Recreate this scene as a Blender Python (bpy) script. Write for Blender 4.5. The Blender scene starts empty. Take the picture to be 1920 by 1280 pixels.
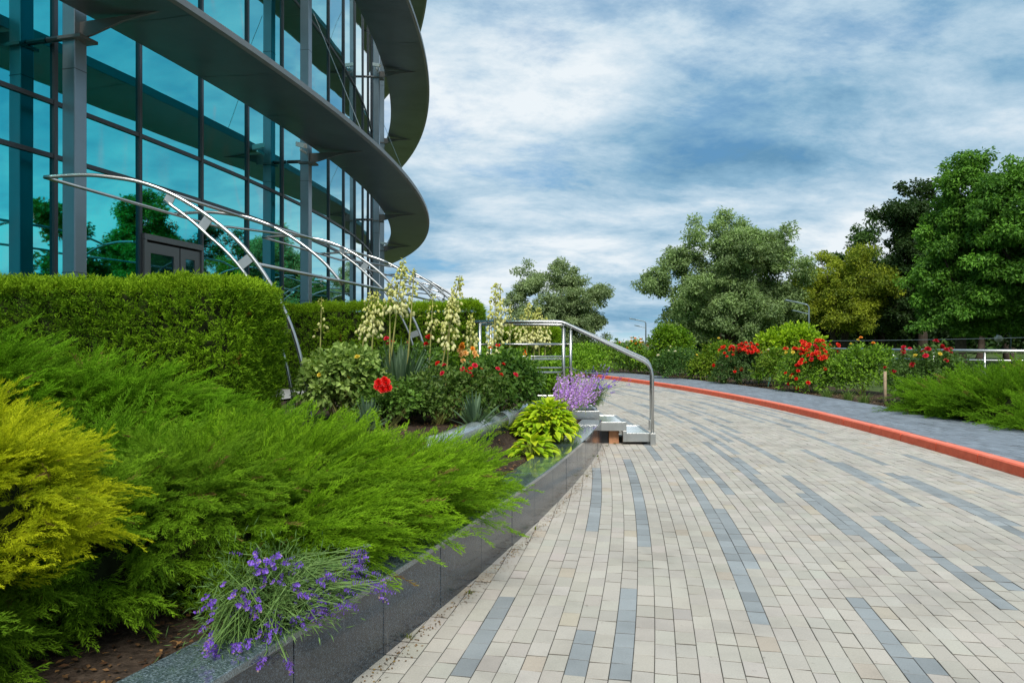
import bpy, math
import numpy as np
from mathutils import Vector, Matrix

R = math.radians
rng = np.random.default_rng(11)
sc = bpy.context.scene
col = sc.collection

# ------------------------------------------------------------------ camera, sky, sun, exposure
CAM_H = 1.45
F = 1390.0                                  # focal length in units of the 1920 px wide frame
cam = bpy.data.cameras.new('camera')
cam.sensor_width = 36.0
cam.lens = 36.0 * F / 1920.0
cam.clip_start = 0.05
cam.clip_end = 3000
camo = bpy.data.objects.new('camera', cam)
camo.location = (0, 0, CAM_H)
camo.rotation_euler = (R(90), 0, 0)
col.objects.link(camo)
sc.camera = camo

SUN_EL, SUN_AZ = 50.0, 182.0                # azimuth clockwise from +Y: behind the camera, to the right
sun = bpy.data.lights.new('sun', 'SUN')
sun.energy = 3.0
sun.angle = R(24)
sun.color = (1.0, 0.95, 0.87)
suno = bpy.data.objects.new('sun', sun)
sd = Vector((math.sin(R(SUN_AZ)) * math.cos(R(SUN_EL)), math.cos(R(SUN_AZ)) * math.cos(R(SUN_EL)), math.sin(R(SUN_EL))))
suno.rotation_euler = sd.to_track_quat('Z', 'Y').to_euler()
col.objects.link(suno)

sc.view_settings.view_transform = 'Standard'
sc.view_settings.look = 'None'
sc.view_settings.exposure = 0.68
sc.view_settings.gamma = 1.0

CLOUD_LOC = (12.0, 4.0, 1.0)
SKY_STRENGTH = 0.072
world = bpy.data.worlds.new('World')
sc.world = world
world.use_nodes = True
wn = world.node_tree
wn.nodes.clear()


class NT:
    """small helper for writing node trees"""
    def __init__(self, t): self.t = t
    def n(self, kind, **kw):
        nd = self.t.nodes.new(kind)
        for k, v in kw.items(): setattr(nd, k, v)
        return nd
    def l(self, a, b): self.t.links.new(a, b)
    def val(self, sock, v):
        if hasattr(v, 'is_linked') or isinstance(v, bpy.types.NodeSocket): self.l(v, sock)
        else: sock.default_value = v
    def math(self, op, a, b=None, c=None, clamp=False):
        m = self.n('ShaderNodeMath', operation=op, use_clamp=clamp)
        self.val(m.inputs[0], a)
        if b is not None: self.val(m.inputs[1], b)
        if c is not None: self.val(m.inputs[2], c)
        return m.outputs[0]
    def noise(self, vec, scale, detail=4, rough=.55, dist=0.0, lac=2.0):
        m = self.n('ShaderNodeTexNoise')
        if vec is not None: self.l(vec, m.inputs['Vector'])
        m.inputs['Scale'].default_value = scale
        m.inputs['Detail'].default_value = detail
        m.inputs['Roughness'].default_value = rough
        m.inputs['Distortion'].default_value = dist
        m.inputs['Lacunarity'].default_value = lac
        return m.outputs['Fac']
    def ramp(self, fac, stops, interp='LINEAR'):
        m = self.n('ShaderNodeValToRGB')
        m.color_ramp.interpolation = interp
        e = m.color_ramp.elements
        while len(e) < len(stops): e.new(0.5)
        for s, (p, c) in zip(e, stops):
            s.position = p
            s.color = (c, c, c, 1) if np.isscalar(c) else (*c, 1)
        self.l(fac, m.inputs[0])
        return m.outputs[0]
    def mix(self, fac, a, b, blend='MIX'):
        m = self.n('ShaderNodeMix', data_type='RGBA', blend_type=blend)
        self.val(m.inputs[0], fac)
        for s, v in ((m.inputs[6], a), (m.inputs[7], b)):
            if isinstance(v, bpy.types.NodeSocket): self.l(v, s)
            else: s.default_value = (*v, 1)
        return m.outputs[2]
    def mapping(self, vec, loc=(0, 0, 0), rot=(0, 0, 0), scale=(1, 1, 1)):
        m = self.n('ShaderNodeMapping')
        self.l(vec, m.inputs[0])
        m.inputs['Location'].default_value = loc
        m.inputs['Rotation'].default_value = rot
        m.inputs['Scale'].default_value = scale
        return m.outputs[0]


def build_world():
    g = NT(wn)
    sky = g.n('ShaderNodeTexSky', sky_type='NISHITA', sun_disc=False)
    sky.sun_elevation = R(SUN_EL)
    sky.sun_rotation = R(SUN_AZ)
    sky.air_density = 1.0
    sky.dust_density = 0.0
    sky.ozone_density = 3.0
    tc = g.n('ShaderNodeTexCoord')
    sep = g.n('ShaderNodeSeparateXYZ')
    g.l(tc.outputs['Generated'], sep.inputs[0])
    # a flat cloud layer seen in perspective
    zc = g.math('ADD', g.math('MAXIMUM', sep.outputs[2], 0.0), 0.22)
    comb = g.n('ShaderNodeCombineXYZ')
    g.l(g.math('DIVIDE', sep.outputs[0], zc), comb.inputs[0])
    g.l(g.math('DIVIDE', sep.outputs[1], zc), comb.inputs[1])
    p = comb.outputs[0]
    pm = g.mapping(p, loc=CLOUD_LOC, rot=(0, 0, R(-22)), scale=(0.86, 1.0, 1.0))
    big = g.noise(pm, 0.8, detail=3, rough=.5, dist=0.3)
    mid = g.noise(g.mapping(pm, loc=(7, 2, 5)), 1.7, detail=9, rough=.63, dist=0.25)
    fine = g.noise(g.mapping(pm, loc=(1, 8, 3), scale=(.8, 1.0, 1.0)), 4.2, detail=8, rough=.68, dist=0.2)
    dens = g.math('ADD', g.math('ADD', g.math('MULTIPLY', big, 0.44), g.math('MULTIPLY', mid, 0.38)), g.math('MULTIPLY', fine, 0.18))
    cover = g.ramp(dens, [(0.335, 0.0), (0.40, 0.8), (0.46, 1.0)], 'EASE')
    sh = g.noise(g.mapping(pm, loc=(11.3, 6.2, 9.0), scale=(.8, 1.0, 1.0)), 0.9, detail=4, rough=.5, dist=0.3)
    lit = g.math('ADD', g.math('ADD', g.math('MULTIPLY', sh, 0.44), g.math('MULTIPLY', mid, 0.36)), g.math('MULTIPLY', fine, 0.20))
    cloud = g.ramp(lit, [(0.38, (1.15, 2.65, 4.15)), (0.445, (2.25, 4.0, 5.5)), (0.51, (4.5, 5.9, 7.0)), (0.575, (7.3, 7.9, 8.3))])
    skyc = g.mix(1.0, sky.outputs[0], (0.40, 0.82, 1.15), 'MULTIPLY')
    c = g.mix(cover, skyc, cloud)
    bg = g.n('ShaderNodeBackground')
    bg.inputs['Strength'].default_value = SKY_STRENGTH
    g.l(c, bg.inputs['Color'])
    out = g.n('ShaderNodeOutputWorld')
    g.l(bg.outputs[0], out.inputs[0])


build_world()

# ------------------------------------------------------------------ materials
MATS = {}


def principled(name):
    m = bpy.data.materials.new(name)
    m.use_nodes = True
    g = NT(m.node_tree)
    b = m.node_tree.nodes['Principled BSDF']
    MATS[name] = m
    return m, g, b


def bump(g, b, h, strength, dist):
    n = g.n('ShaderNodeBump')
    n.inputs['Strength'].default_value = strength
    n.inputs['Distance'].default_value = dist
    g.l(h, n.inputs['Height'])
    g.l(n.outputs[0], b.inputs['Normal'])


def plain(name, c, rough=.6, metal=0.0, var=0.0, scale=8.0, bmp=0.0, spec=0.5):
    m, g, b = principled(name)
    b.inputs['Roughness'].default_value = rough
    b.inputs['Metallic'].default_value = metal
    b.inputs['Specular IOR Level'].default_value = spec
    b.inputs['Base Color'].default_value = (*c, 1)
    if var:
        tc = g.n('ShaderNodeTexCoord')
        f = g.noise(tc.outputs['Object'], scale, 6, .6)
        cc = g.ramp(f, [(0.3, tuple(x * (1 - var) for x in c)), (0.7, tuple(min(1, x * (1 + var)) for x in c))])
        g.l(cc, b.inputs['Base Color'])
        if bmp: bump(g, b, f, bmp, 0.02)
    return m


def leafmat(name, trans=0.35, rough=.45, spec=.35):
    m, g, b = principled(name)
    at = g.n('ShaderNodeAttribute', attribute_name='col')
    g.l(at.outputs['Color'], b.inputs['Base Color'])
    b.inputs['Roughness'].default_value = rough
    b.inputs['Specular IOR Level'].default_value = spec
    tr = g.n('ShaderNodeBsdfTranslucent')
    g.l(g.mix(1.0, at.outputs['Color'], (1.15, 1.2, 0.55), 'MULTIPLY'), tr.inputs['Color'])
    mx = g.n('ShaderNodeMixShader')
    mx.inputs[0].default_value = trans
    g.l(b.outputs[0], mx.inputs[1])
    g.l(tr.outputs[0], mx.inputs[2])
    g.l(mx.outputs[0], m.node_tree.nodes['Material Output'].inputs[0])
    return m


leafmat('leaf', 0.36, .5, .2)
leafmat('needle', 0.25, .7, .06)
leafmat('petal', 0.3, .5, .3)


def attr_mat(name, rough, noise_scale, noise_amt, bmp=0.15, stain=0.0):
    m, g, b = principled(name)
    at = g.n('ShaderNodeAttribute', attribute_name='col')
    tc = g.n('ShaderNodeTexCoord')
    geo = g.n('ShaderNodeNewGeometry')
    f = g.noise(geo.outputs['Position'], noise_scale, 6, .7)
    mul = g.ramp(f, [(0.25, 1 - noise_amt), (0.75, 1 + noise_amt)])
    c = g.mix(1.0, at.outputs['Color'], mul, 'MULTIPLY')
    if stain:
        big = g.noise(geo.outputs['Position'], 1.3, 7, .68)
        c = g.mix(1.0, c, g.ramp(big, [(0.30, 1 - stain), (0.52, 1.0), (0.7, 1.0 + stain * .3)]), 'MULTIPLY')
        sp = g.noise(geo.outputs['Position'], 21.0, 3, .5)
        c = g.mix(g.ramp(sp, [(0.70, 0.0), (0.76, 0.55)]), c, (0.12, 0.105, 0.085))
    g.l(c, b.inputs['Base Color'])
    b.inputs['Roughness'].default_value = rough
    b.inputs['Specular IOR Level'].default_value = .35
    bump(g, b, f, bmp, 0.004)
    return m


attr_mat('paver', .78, 140.0, .16, .3, .22)
attr_mat('bark', .9, 14.0, .35, .5)


def granite(name, base, dots, rough, coat=.6):
    m, g, b = principled(name)
    geo = g.n('ShaderNodeNewGeometry')
    v = g.n('ShaderNodeTexVoronoi')
    g.l(geo.outputs['Position'], v.inputs['Vector'])
    v.inputs['Scale'].default_value = 210
    sepc = g.n('ShaderNodeSeparateColor')
    g.l(v.outputs['Color'], sepc.inputs[0])
    f = g.noise(geo.outputs['Position'], 90, 4, .65)
    t = g.math('ADD', g.math('MULTIPLY', sepc.outputs[0], .6), g.math('MULTIPLY', f, .5))
    c = g.ramp(t, [(0.25, tuple(x * .5 for x in base)), (0.55, base), (0.8, dots), (0.95, tuple(min(1, x * 1.9) for x in dots))])
    big = g.noise(geo.outputs['Position'], 1.7, 6, .6)
    c = g.mix(1.0, c, g.ramp(big, [(0.3, .75), (0.7, 1.3)]), 'MULTIPLY')
    drip = g.noise(g.mapping(geo.outputs['Position'], scale=(9, 9, .7)), 3.0, 6, .65)
    c = g.mix(g.ramp(drip, [(0.58, 0.0), (0.78, 0.30)]), c, (0.30, 0.29, 0.27))
    g.l(c, b.inputs['Base Color'])
    g.l(g.ramp(big, [(0.3, rough * .7), (0.7, rough * 1.7)]), b.inputs['Roughness'])
    b.inputs['Specular IOR Level'].default_value = .6
    b.inputs['Coat Weight'].default_value = coat
    b.inputs['Coat Roughness'].default_value = .06
    return m


granite('granite', (0.02, 0.029, 0.04), (0.06, 0.082, 0.105), .16, .2)
granite('granite_cap', (0.06, 0.09, 0.10), (0.12, 0.16, 0.18), .12, 1.0)
granite('edge_stone', (0.24, 0.28, 0.29), (0.29, 0.33, 0.34), .2, 1.0)
granite('step_stone', (0.5, 0.55, 0.55), (0.7, 0.74, 0.73), .1)
plain('grout', (0.42, 0.38, 0.34), .9, var=.3, scale=30)
plain('joint_sand', (0.05, 0.045, 0.038), .95, var=.4, scale=12)
plain('soil', (0.05, 0.036, 0.026), .95, var=.55, scale=26, bmp=1.0, spec=.1)
plain('lawn', (0.06, 0.09, 0.025), .95, var=.5, scale=3, spec=.1)
plain('ground', (0.08, 0.095, 0.05), .95, var=.4, scale=.4, spec=.1)
plain('terrace', (0.3, 0.3, 0.29), .8, var=.2, scale=4)
plain('steel', (0.52, 0.52, 0.51), .33, 1.0, var=.12, scale=5)
plain('brushed', (0.5, 0.5, 0.48), .34, 1.0, var=.2, scale=3)
plain('soffit', (0.16, 0.175, 0.18), .33, .6, var=.2, scale=.8)
plain('fascia', (0.3, 0.3, 0.295), .45, .6, var=.1, scale=2)
plain('column_paint', (0.26, 0.31, 0.34), .3, .55, var=.1, scale=1.5)
plain('mullion', (0.075, 0.08, 0.085), .4, .5)
plain('door_frame', (0.17, 0.165, 0.16), .45, .2)
plain('black', (0.02, 0.02, 0.02), .5)
plain('white_plastic', (0.75, 0.75, 0.74), .4)
plain('lamp_metal', (0.22, 0.28, 0.31), .45, .6)
plain('wood', (0.3, 0.22, 0.14), .85, var=.35, scale=12)
plain('brick_block', (0.42, 0.2, 0.1), .85, var=.3, scale=12)
plain('globe', (0.8, 0.78, 0.72), .3)
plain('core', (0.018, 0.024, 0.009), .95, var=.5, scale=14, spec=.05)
plain('green_rod', (0.12, 0.33, 0.25), .5)
plain('stalk', (0.2, 0.2, 0.05), .7, var=.3, scale=10)
plain('roof', (0.2, 0.2, 0.2), .8)


def kerb_paint():
    m, g, b = principled('kerb_paint')
    geo = g.n('ShaderNodeNewGeometry')
    f = g.noise(geo.outputs['Position'], 9, 7, .65)
    f2 = g.noise(geo.outputs['Position'], 1.3, 5, .6)
    c = g.ramp(f, [(0.25, (0.66, 0.09, 0.035)), (0.55, (0.82, 0.13, 0.055)), (0.8, (0.8, 0.2, 0.11))])
    sep = g.n('ShaderNodeSeparateXYZ')
    g.l(geo.outputs['Normal'], sep.inputs[0])
    worn = g.math('MULTIPLY', g.ramp(sep.outputs[2], [(0.5, 0.0), (0.9, 1.0)]), g.ramp(f2, [(0.25, .1), (0.7, .45)]))
    scuff = g.ramp(g.noise(g.mapping(geo.outputs['Position'], scale=(3, 3, 9)), 5.5, 6, .7), [(0.60, 0.0), (0.68, 0.5)])
    c = g.mix(scuff, c, (0.30, 0.10, 0.065))
    c = g.mix(worn, c, (0.66, 0.33, 0.25))           # the walked-on top is worn and dusty
    g.l(c, b.inputs['Base Color'])
    b.inputs['Roughness'].default_value = .6
    bump(g, b, f, .25, .005)


kerb_paint()


def glassmat():
    m, g, b = principled('facade_glass')
    geo = g.n('ShaderNodeNewGeometry')
    b.inputs['Base Color'].default_value = (0.022, 0.56, 0.60, 1)
    b.inputs['Coat Weight'].default_value = 1.0
    b.inputs['Coat IOR'].default_value = 1.5
    b.inputs['Coat Roughness'].default_value = .012
    b.inputs['Metallic'].default_value = 1.0
    b.inputs['Roughness'].default_value = .015
    b.inputs['Specular Tint'].default_value = (1, 1, 1, 1)
    f = g.noise(g.mapping(geo.outputs['Position'], scale=(.8, .8, .5)), .9, 1, .4)
    bump(g, b, f, .11, .05)
    m2, g2, b2 = principled('door_glass')
    b2.inputs['Base Color'].default_value = (0.04, 0.2, 0.22, 1)
    b2.inputs['Metallic'].default_value = .9
    b2.inputs['Roughness'].default_value = .03


glassmat()

# ------------------------------------------------------------------ mesh helpers


def link(o, parent=None):
    col.objects.link(o)
    if parent is not None: o.parent = parent
    return o


def tag(o, label, cat, group=None, kind=None):
    if label: o['label'] = label
    if cat: o['category'] = cat
    if group: o['group'] = group
    if kind: o['kind'] = kind
    return o


def empty(name, loc=(0, 0, 0), rz=0.0):
    o = bpy.data.objects.new(name, None)
    o.location = loc
    o.rotation_euler = (0, 0, rz)
    o.empty_display_size = .2
    return link(o)


def np_mesh_data(name, V, Fc, mat, C=None, smooth=False):
    V = np.asarray(V, dtype=np.float32).reshape(-1, 3)
    Fc = np.asarray(Fc, dtype=np.int32)
    me = bpy.data.meshes.new(name)
    me.vertices.add(len(V))
    me.vertices.foreach_set('co', V.ravel())
    me.loops.add(Fc.size)
    me.loops.foreach_set('vertex_index', Fc.ravel())
    me.polygons.add(len(Fc))
    me.polygons.foreach_set('loop_start', np.arange(len(Fc), dtype=np.int32) * Fc.shape[1])
    me.polygons.foreach_set('use_smooth', np.full(len(Fc), smooth, dtype=bool))
    me.update(calc_edges=True)
    if C is not None:
        C = np.asarray(C, dtype=np.float32).reshape(-1, 3)
        a = me.color_attributes.new('col', 'FLOAT_COLOR', 'POINT')
        a.data.foreach_set('color', np.concatenate([C, np.ones((len(C), 1), np.float32)], 1).ravel())
    if mat: me.materials.append(MATS[mat])
    return me


def np_mesh(name, V, Fc, mat, C=None, parent=None, smooth=False, loc=None):
    """V in world coordinates; loc moves the object's origin"""
    V = np.asarray(V, dtype=np.float64).reshape(-1, 3)
    org = np.zeros(3)
    if parent is not None: org = np.array(parent.matrix_basis.translation)
    if loc is not None: V = V - np.array(loc)
    elif parent is not None: V = V - org
    o = bpy.data.objects.new(name, np_mesh_data(name, V, Fc, mat, C, smooth))
    if loc is not None: o.location = np.array(loc) - org
    return link(o, parent)


class MB:
    """collects polygons of one part"""
    def __init__(s): s.v = []; s.f = []
    def poly(s, V, Fs):
        k = len(s.v)
        s.v += [tuple(map(float, p)) for p in V]
        s.f += [tuple(i + k for i in f) for f in Fs]
        return s
    def box(s, x0, x1, y0, y1, z0, z1):
        return s.poly([(x0, y0, z0), (x1, y0, z0), (x1, y1, z0), (x0, y1, z0), (x0, y0, z1), (x1, y0, z1), (x1, y1, z1), (x0, y1, z1)],
                      [(0, 3, 2, 1), (4, 5, 6, 7), (0, 1, 5, 4), (1, 2, 6, 5), (2, 3, 7, 6), (3, 0, 4, 7)])
    def obox(s, c, ax, ay, az, hx, hy, hz):
        c, ax, ay, az = (np.array(q, float) for q in (c, ax, ay, az))
        V = [c + ax * hx * i + ay * hy * j + az * hz * k for k in (-1, 1) for i, j in ((-1, -1), (1, -1), (1, 1), (-1, 1))]
        return s.poly(V, [(0, 3, 2, 1), (4, 5, 6, 7), (0, 1, 5, 4), (1, 2, 6, 5), (2, 3, 7, 6), (3, 0, 4, 7)])
    def tube(s, pts, r, n=10, cap=True):
        P = [np.array(p, float) for p in pts]
        rr = r if hasattr(r, '__len__') else [r] * len(P)
        up = None
        rings = []
        for i, p in enumerate(P):
            t = P[min(i + 1, len(P) - 1)] - P[max(i - 1, 0)]
            t /= np.linalg.norm(t) + 1e-12
            if up is None:
                a = np.array((0, 0, 1.0)) if abs(t[2]) < .9 else np.array((1.0, 0, 0))
            else: a = up
            b = a - t * a.dot(t)
            b /= np.linalg.norm(b) + 1e-12
            up = b
            c = np.cross(t, b)
            rings.append([p + rr[i] * (math.cos(q) * b + math.sin(q) * c) for q in np.linspace(0, 2 * math.pi, n, endpoint=False)])
        V = [q for ring in rings for q in ring]
        Fs = [(i * n + j, i * n + (j + 1) % n, (i + 1) * n + (j + 1) % n, (i + 1) * n + j) for i in range(len(P) - 1) for j in range(n)]
        if cap:
            Fs.append(tuple(range(n - 1, -1, -1)))
            Fs.append(tuple(range((len(P) - 1) * n, len(P) * n)))
        return s.poly(V, Fs)
    def build(s, name, mat, parent=None, smooth=False, bevel=0.0, loc=None):
        org = np.zeros(3)
        if parent is not None:
            q = parent
            while q is not None:
                org = org + np.array(q.location)
                q = q.parent
        sub = np.array(loc) if loc is not None else org
        me = bpy.data.meshes.new(name)
        me.from_pydata([tuple(np.array(p) - sub) for p in s.v], [], s.f)
        me.materials.append(MATS[mat])
        if smooth:
            me.polygons.foreach_set('use_smooth', [len(f) == 4 for f in s.f])
        me.update()
        o = bpy.data.objects.new(name, me)
        if loc is not None: o.location = np.array(loc) - org
        link(o, parent)
        if bevel:
            md = o.modifiers.new('bevel', 'BEVEL')
            md.width = bevel
            md.segments = 2
            md.limit_method = 'ANGLE'
        return o


def nrm(a):
    return a / (np.linalg.norm(a, axis=-1, keepdims=True) + 1e-9)


def rand_dir(n):
    return nrm(rng.normal(size=(n, 3)))


def frames(T, N):
    T = nrm(T)
    B = nrm(np.cross(N, T))
    return T, B, np.cross(T, B)


def at(px, py, Y):
    return np.array(((px - 960) / F * Y, Y, CAM_H - (py - 640) / F * Y))


# ---- leaf quads
def leaf_arrays(P, T, N, L, W, C, fold=.25, droop=.15):
    T, B, N = frames(T, N)
    L = np.broadcast_to(np.asarray(L, float), (len(P),))[:, None]
    W = np.broadcast_to(np.asarray(W, float), (len(P),))[:, None]
    m = P + T * L * .45
    V = np.stack([P, m + B * W * .5 + N * W * fold, P + T * L - N * L * droop, m - B * W * .5 + N * W * fold], 1)
    Fc = np.arange(len(P) * 4).reshape(-1, 4)
    return V.reshape(-1, 3), Fc, np.repeat(C, 4, 0)


# ---- sprays: little fans of needles, placed many times
def spray_proto(nside, nbl, side_len, blade, width, ang, lift, seed, jit=.42):
    g = np.random.default_rng(seed)
    tris, cs = [], []
    def blade_(p, d, ln, c):
        d = d / np.linalg.norm(d)
        w = np.cross(d, g.normal(size=3))
        w = w / np.linalg.norm(w) * width * .5
        tris.append([p - w, p + w, p + d * ln])
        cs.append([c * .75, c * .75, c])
    def stem(t): return np.array((t, 0.0, lift * (t - 1.25 * t * t)))
    for i in range(nside):
        t = .06 + .92 * (i + g.uniform(-.3, .3)) / nside
        s = 1 if i % 2 else -1
        ln = side_len * (1 - .72 * t) * g.uniform(.7, 1.2) + .05
        a = ang * g.uniform(.75, 1.2)
        d = np.array((math.cos(a), s * math.sin(a), g.uniform(-.15, .35)))
        d /= np.linalg.norm(d)
        p0 = stem(t)
        for j in range(nbl):
            q = (j + .5) / nbl
            p = p0 + d * ln * q
            dd = d + g.normal(size=3) * jit
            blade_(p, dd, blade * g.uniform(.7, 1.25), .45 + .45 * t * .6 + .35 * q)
    for j in range(nbl + 3):
        t = (j + .5) / (nbl + 3)
        dd = np.array((1.0, 0, -.1)) + g.normal(size=3) * jit * .8
        blade_(stem(t), dd, blade * 1.1, .6 + .45 * t)
    return np.array(tris).reshape(-1, 3), np.array(cs).reshape(-1)


def place_sprays(protos, P, T, N, S, C, tip=None):
    """returns V, F, col for sprays at P along T with upper side N, size S and base colour C"""
    T, B, N = frames(T, N)
    which = rng.integers(0, len(protos), len(P))
    Vs, Cs = [], []
    for k, (pv, pc) in enumerate(protos):
        i = np.where(which == k)[0]
        if not len(i): continue
        s = S[i][:, None, None]
        V = P[i][:, None] + s * (pv[None, :, 0:1] * T[i][:, None] + pv[None, :, 1:2] * B[i][:, None] + pv[None, :, 2:3] * N[i][:, None])
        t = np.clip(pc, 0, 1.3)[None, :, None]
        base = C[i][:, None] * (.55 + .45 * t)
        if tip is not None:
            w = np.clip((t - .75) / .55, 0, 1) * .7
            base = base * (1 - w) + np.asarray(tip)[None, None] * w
        Vs.append(V.reshape(-1, 3))
        Cs.append(base.reshape(-1, 3))
    V = np.concatenate(Vs)
    return V, np.arange(len(V)).reshape(-1, 3), np.concatenate(Cs)


JUN = [spray_proto(11, 5, .27, .13, .026, R(23), .2, s, .3) for s in (1, 2, 3, 4)]
THU = [spray_proto(8, 3, .46, .2, .075, R(38), .1, s) for s in (5, 6, 7)]
JFAR = [spray_proto(8, 4, .3, .16, .036, R(24), .25, s, .32) for s in (8, 9)]


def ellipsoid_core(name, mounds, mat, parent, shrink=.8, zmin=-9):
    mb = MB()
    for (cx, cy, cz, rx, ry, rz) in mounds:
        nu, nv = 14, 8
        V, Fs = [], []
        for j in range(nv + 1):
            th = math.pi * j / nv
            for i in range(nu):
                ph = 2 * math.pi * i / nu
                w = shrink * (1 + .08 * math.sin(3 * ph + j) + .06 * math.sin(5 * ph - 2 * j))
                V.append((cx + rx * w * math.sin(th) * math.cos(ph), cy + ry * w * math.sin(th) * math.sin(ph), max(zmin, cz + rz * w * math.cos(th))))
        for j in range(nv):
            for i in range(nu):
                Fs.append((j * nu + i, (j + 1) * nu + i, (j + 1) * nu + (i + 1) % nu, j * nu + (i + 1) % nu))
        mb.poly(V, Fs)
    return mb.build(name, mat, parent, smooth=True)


def juniper(name, label, mounds, nbranch, per, size, c0, c1, tip, flow=(0, 0, 0), group=None, protos=JUN, zfloor=.3, spread=.16, low=-.55, cut=None, droop=0.0, core=.74):
    """a spreading juniper: lumpy mounds covered with layered feathery branches"""
    c = mounds[0]
    root = empty(name, (c[0], c[1], zfloor))
    tag(root, label, 'shrub', group)
    M = np.array(mounds)
    area = (M[:, 3] * M[:, 4] + M[:, 3] * M[:, 5] + M[:, 4] * M[:, 5])
    pick = rng.choice(len(M), nbranch * 3, p=area / area.sum())
    d = rand_dir(len(pick))
    d[:, 2] = np.where(d[:, 2] < low, -d[:, 2], d[:, 2])
    m = M[pick]
    lump = 1 + .10 * np.sin(d[:, 0] * 6.1 + pick * 2) * np.sin(d[:, 1] * 5.3 + d[:, 2] * 4) + .05 * np.sin(d[:, 0] * 13 - d[:, 1] * 11)
    P = m[:, :3] + d * m[:, 3:6] * (lump * rng.uniform(.9, 1.04, len(pick)))[:, None]
    keep = P[:, 2] > zfloor + .02
    for k in range(len(M)):                       # throw away what lies deep inside another mound
        q = (P - M[k, :3]) / M[k, 3:6]
        keep &= ~((np.linalg.norm(q, axis=1) < .76) & (pick != k))
    if cut is not None: keep &= cut(P)
    P, d, m = P[keep][:nbranch], d[keep][:nbranch], m[keep][:nbranch]
    n = len(P)
    Nn = nrm(d / m[:, 3:6])
    out = Nn.copy()
    out[:, 2] *= .35
    T0 = nrm(nrm(out) * .9 + np.array((0, 0, .07 - droop)) + np.array(flow) + rng.normal(size=(n, 3)) * .22)
    bc = rng.uniform(0, 1, n)
    # each branch: a feather, side sprays shortening towards a nodding tip
    idx = np.repeat(np.arange(n), per)
    k = len(idx)
    T, B, Nf = frames(T0, Nn + np.array((0, 0, .45)) + rng.normal(size=(n, 3)) * .2)
    L = (spread * 2.9 * rng.uniform(.6, 1.3, n))[idx][:, None]
    t = (np.tile((np.arange(per) + .5) / per, n) + rng.uniform(-.4, .4, k) / per)[:, None]
    sgn = np.tile(np.where(np.arange(per) % 2, 1.0, -1.0), n)[:, None]
    a = (R(46) * (1 - .75 * t)) * rng.uniform(.7, 1.25, (k, 1))
    PP = (P - T * (spread * 2.0))[idx] + T[idx] * L * t + Nf[idx] * L * (.34 * t - .36 * t * t) + rng.normal(size=(k, 3)) * spread * .05
    TT = nrm(T[idx] * np.cos(a) + B[idx] * sgn * np.sin(a) + Nf[idx] * (.16 - .3 * t) + np.array((0, 0, -droop)) + rng.normal(size=(k, 3)) * .1)
    S = size * rng.uniform(.75, 1.2, k) * (1.2 - .6 * t[:, 0])
    S = np.where(t[:, 0] > .9, S * 1.55, S)                 # long wispy leader
    mixv = np.clip(bc[idx][:, None] * .6 + t * .34 + rng.uniform(-.12, .12, (k, 1)), 0, 1)
    C = np.asarray(c0)[None] * (1 - mixv) + np.asarray(c1)[None] * mixv
    dead = rng.random(k) < .012
    C[dead] = np.array((.22, .13, .05))
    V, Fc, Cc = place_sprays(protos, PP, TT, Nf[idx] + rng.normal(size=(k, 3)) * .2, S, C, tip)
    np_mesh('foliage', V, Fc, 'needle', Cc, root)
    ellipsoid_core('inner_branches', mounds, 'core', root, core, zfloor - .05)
    return root


# ------------------------------------------------------------------ plan of the place
BC = np.array((-51.8, 21.2))                     # centre of the round building
KC = np.array((5.72 - 56.0, 13.5)); KR = 56.0    # centre and radius of the road's outer kerb


def kerb_x(y, r=KR):
    return KC[0] + math.sqrt(max(r * r - (y - KC[1]) ** 2, 0))


def wall_x(y):
    return -.686 + .317 * (y - 3.15) - .01098 * (y - 3.15) * (y - 6.07)


def wall_pt(y, off=0.0):
    """point on the retaining wall's face, off metres behind it (towards the planting)"""
    s = (wall_x(y + .01) - wall_x(y - .01)) / .02
    n = np.array((-1.0, s)) / math.hypot(1, s)
    return np.array((wall_x(y), y)) + n * off


WALL_Z = .37
# ------------------------------------------------------------------ ground, road, pavers, kerb, sidewalk


def sheet(name, pts, z, mat, kind='structure'):
    mb = MB()
    mb.poly([(x, y, z) for x, y in pts], [tuple(range(len(pts)))])
    o = mb.build(name, mat)
    o['kind'] = kind
    return o


sheet('ground', [(-900, -300), (900, -300), (900, 1500), (-900, 1500)], -.06, 'ground')


def arc_band(name, r0, r1, y0, y1, z, mat, n=60):
    V, Fs = [], []
    for i in range(n + 1):
        y = y0 + (y1 - y0) * i / n
        a = math.asin((y - KC[1]) / KR)
        for r in (r0, r1): V.append((KC[0] + r * math.cos(a), KC[1] + r * math.sin(a), z))
    for i in range(n): Fs.append((2 * i, 2 * i + 1, 2 * i + 3, 2 * i + 2))
    mb = MB().poly(V, Fs)
    o = mb.build(name, mat)
    o['kind'] = 'structure'
    return o


road = arc_band('pavement', KR - 9.5, KR, -4, 44, -.016, 'joint_sand')
walk = arc_band('sidewalk', KR + .1, KR + 2.0, -4, 44, .098, 'joint_sand')
lawn = arc_band('lawn', KR + 2.0, KR + 90, -30, 69, .06, 'lawn', 80)


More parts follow.
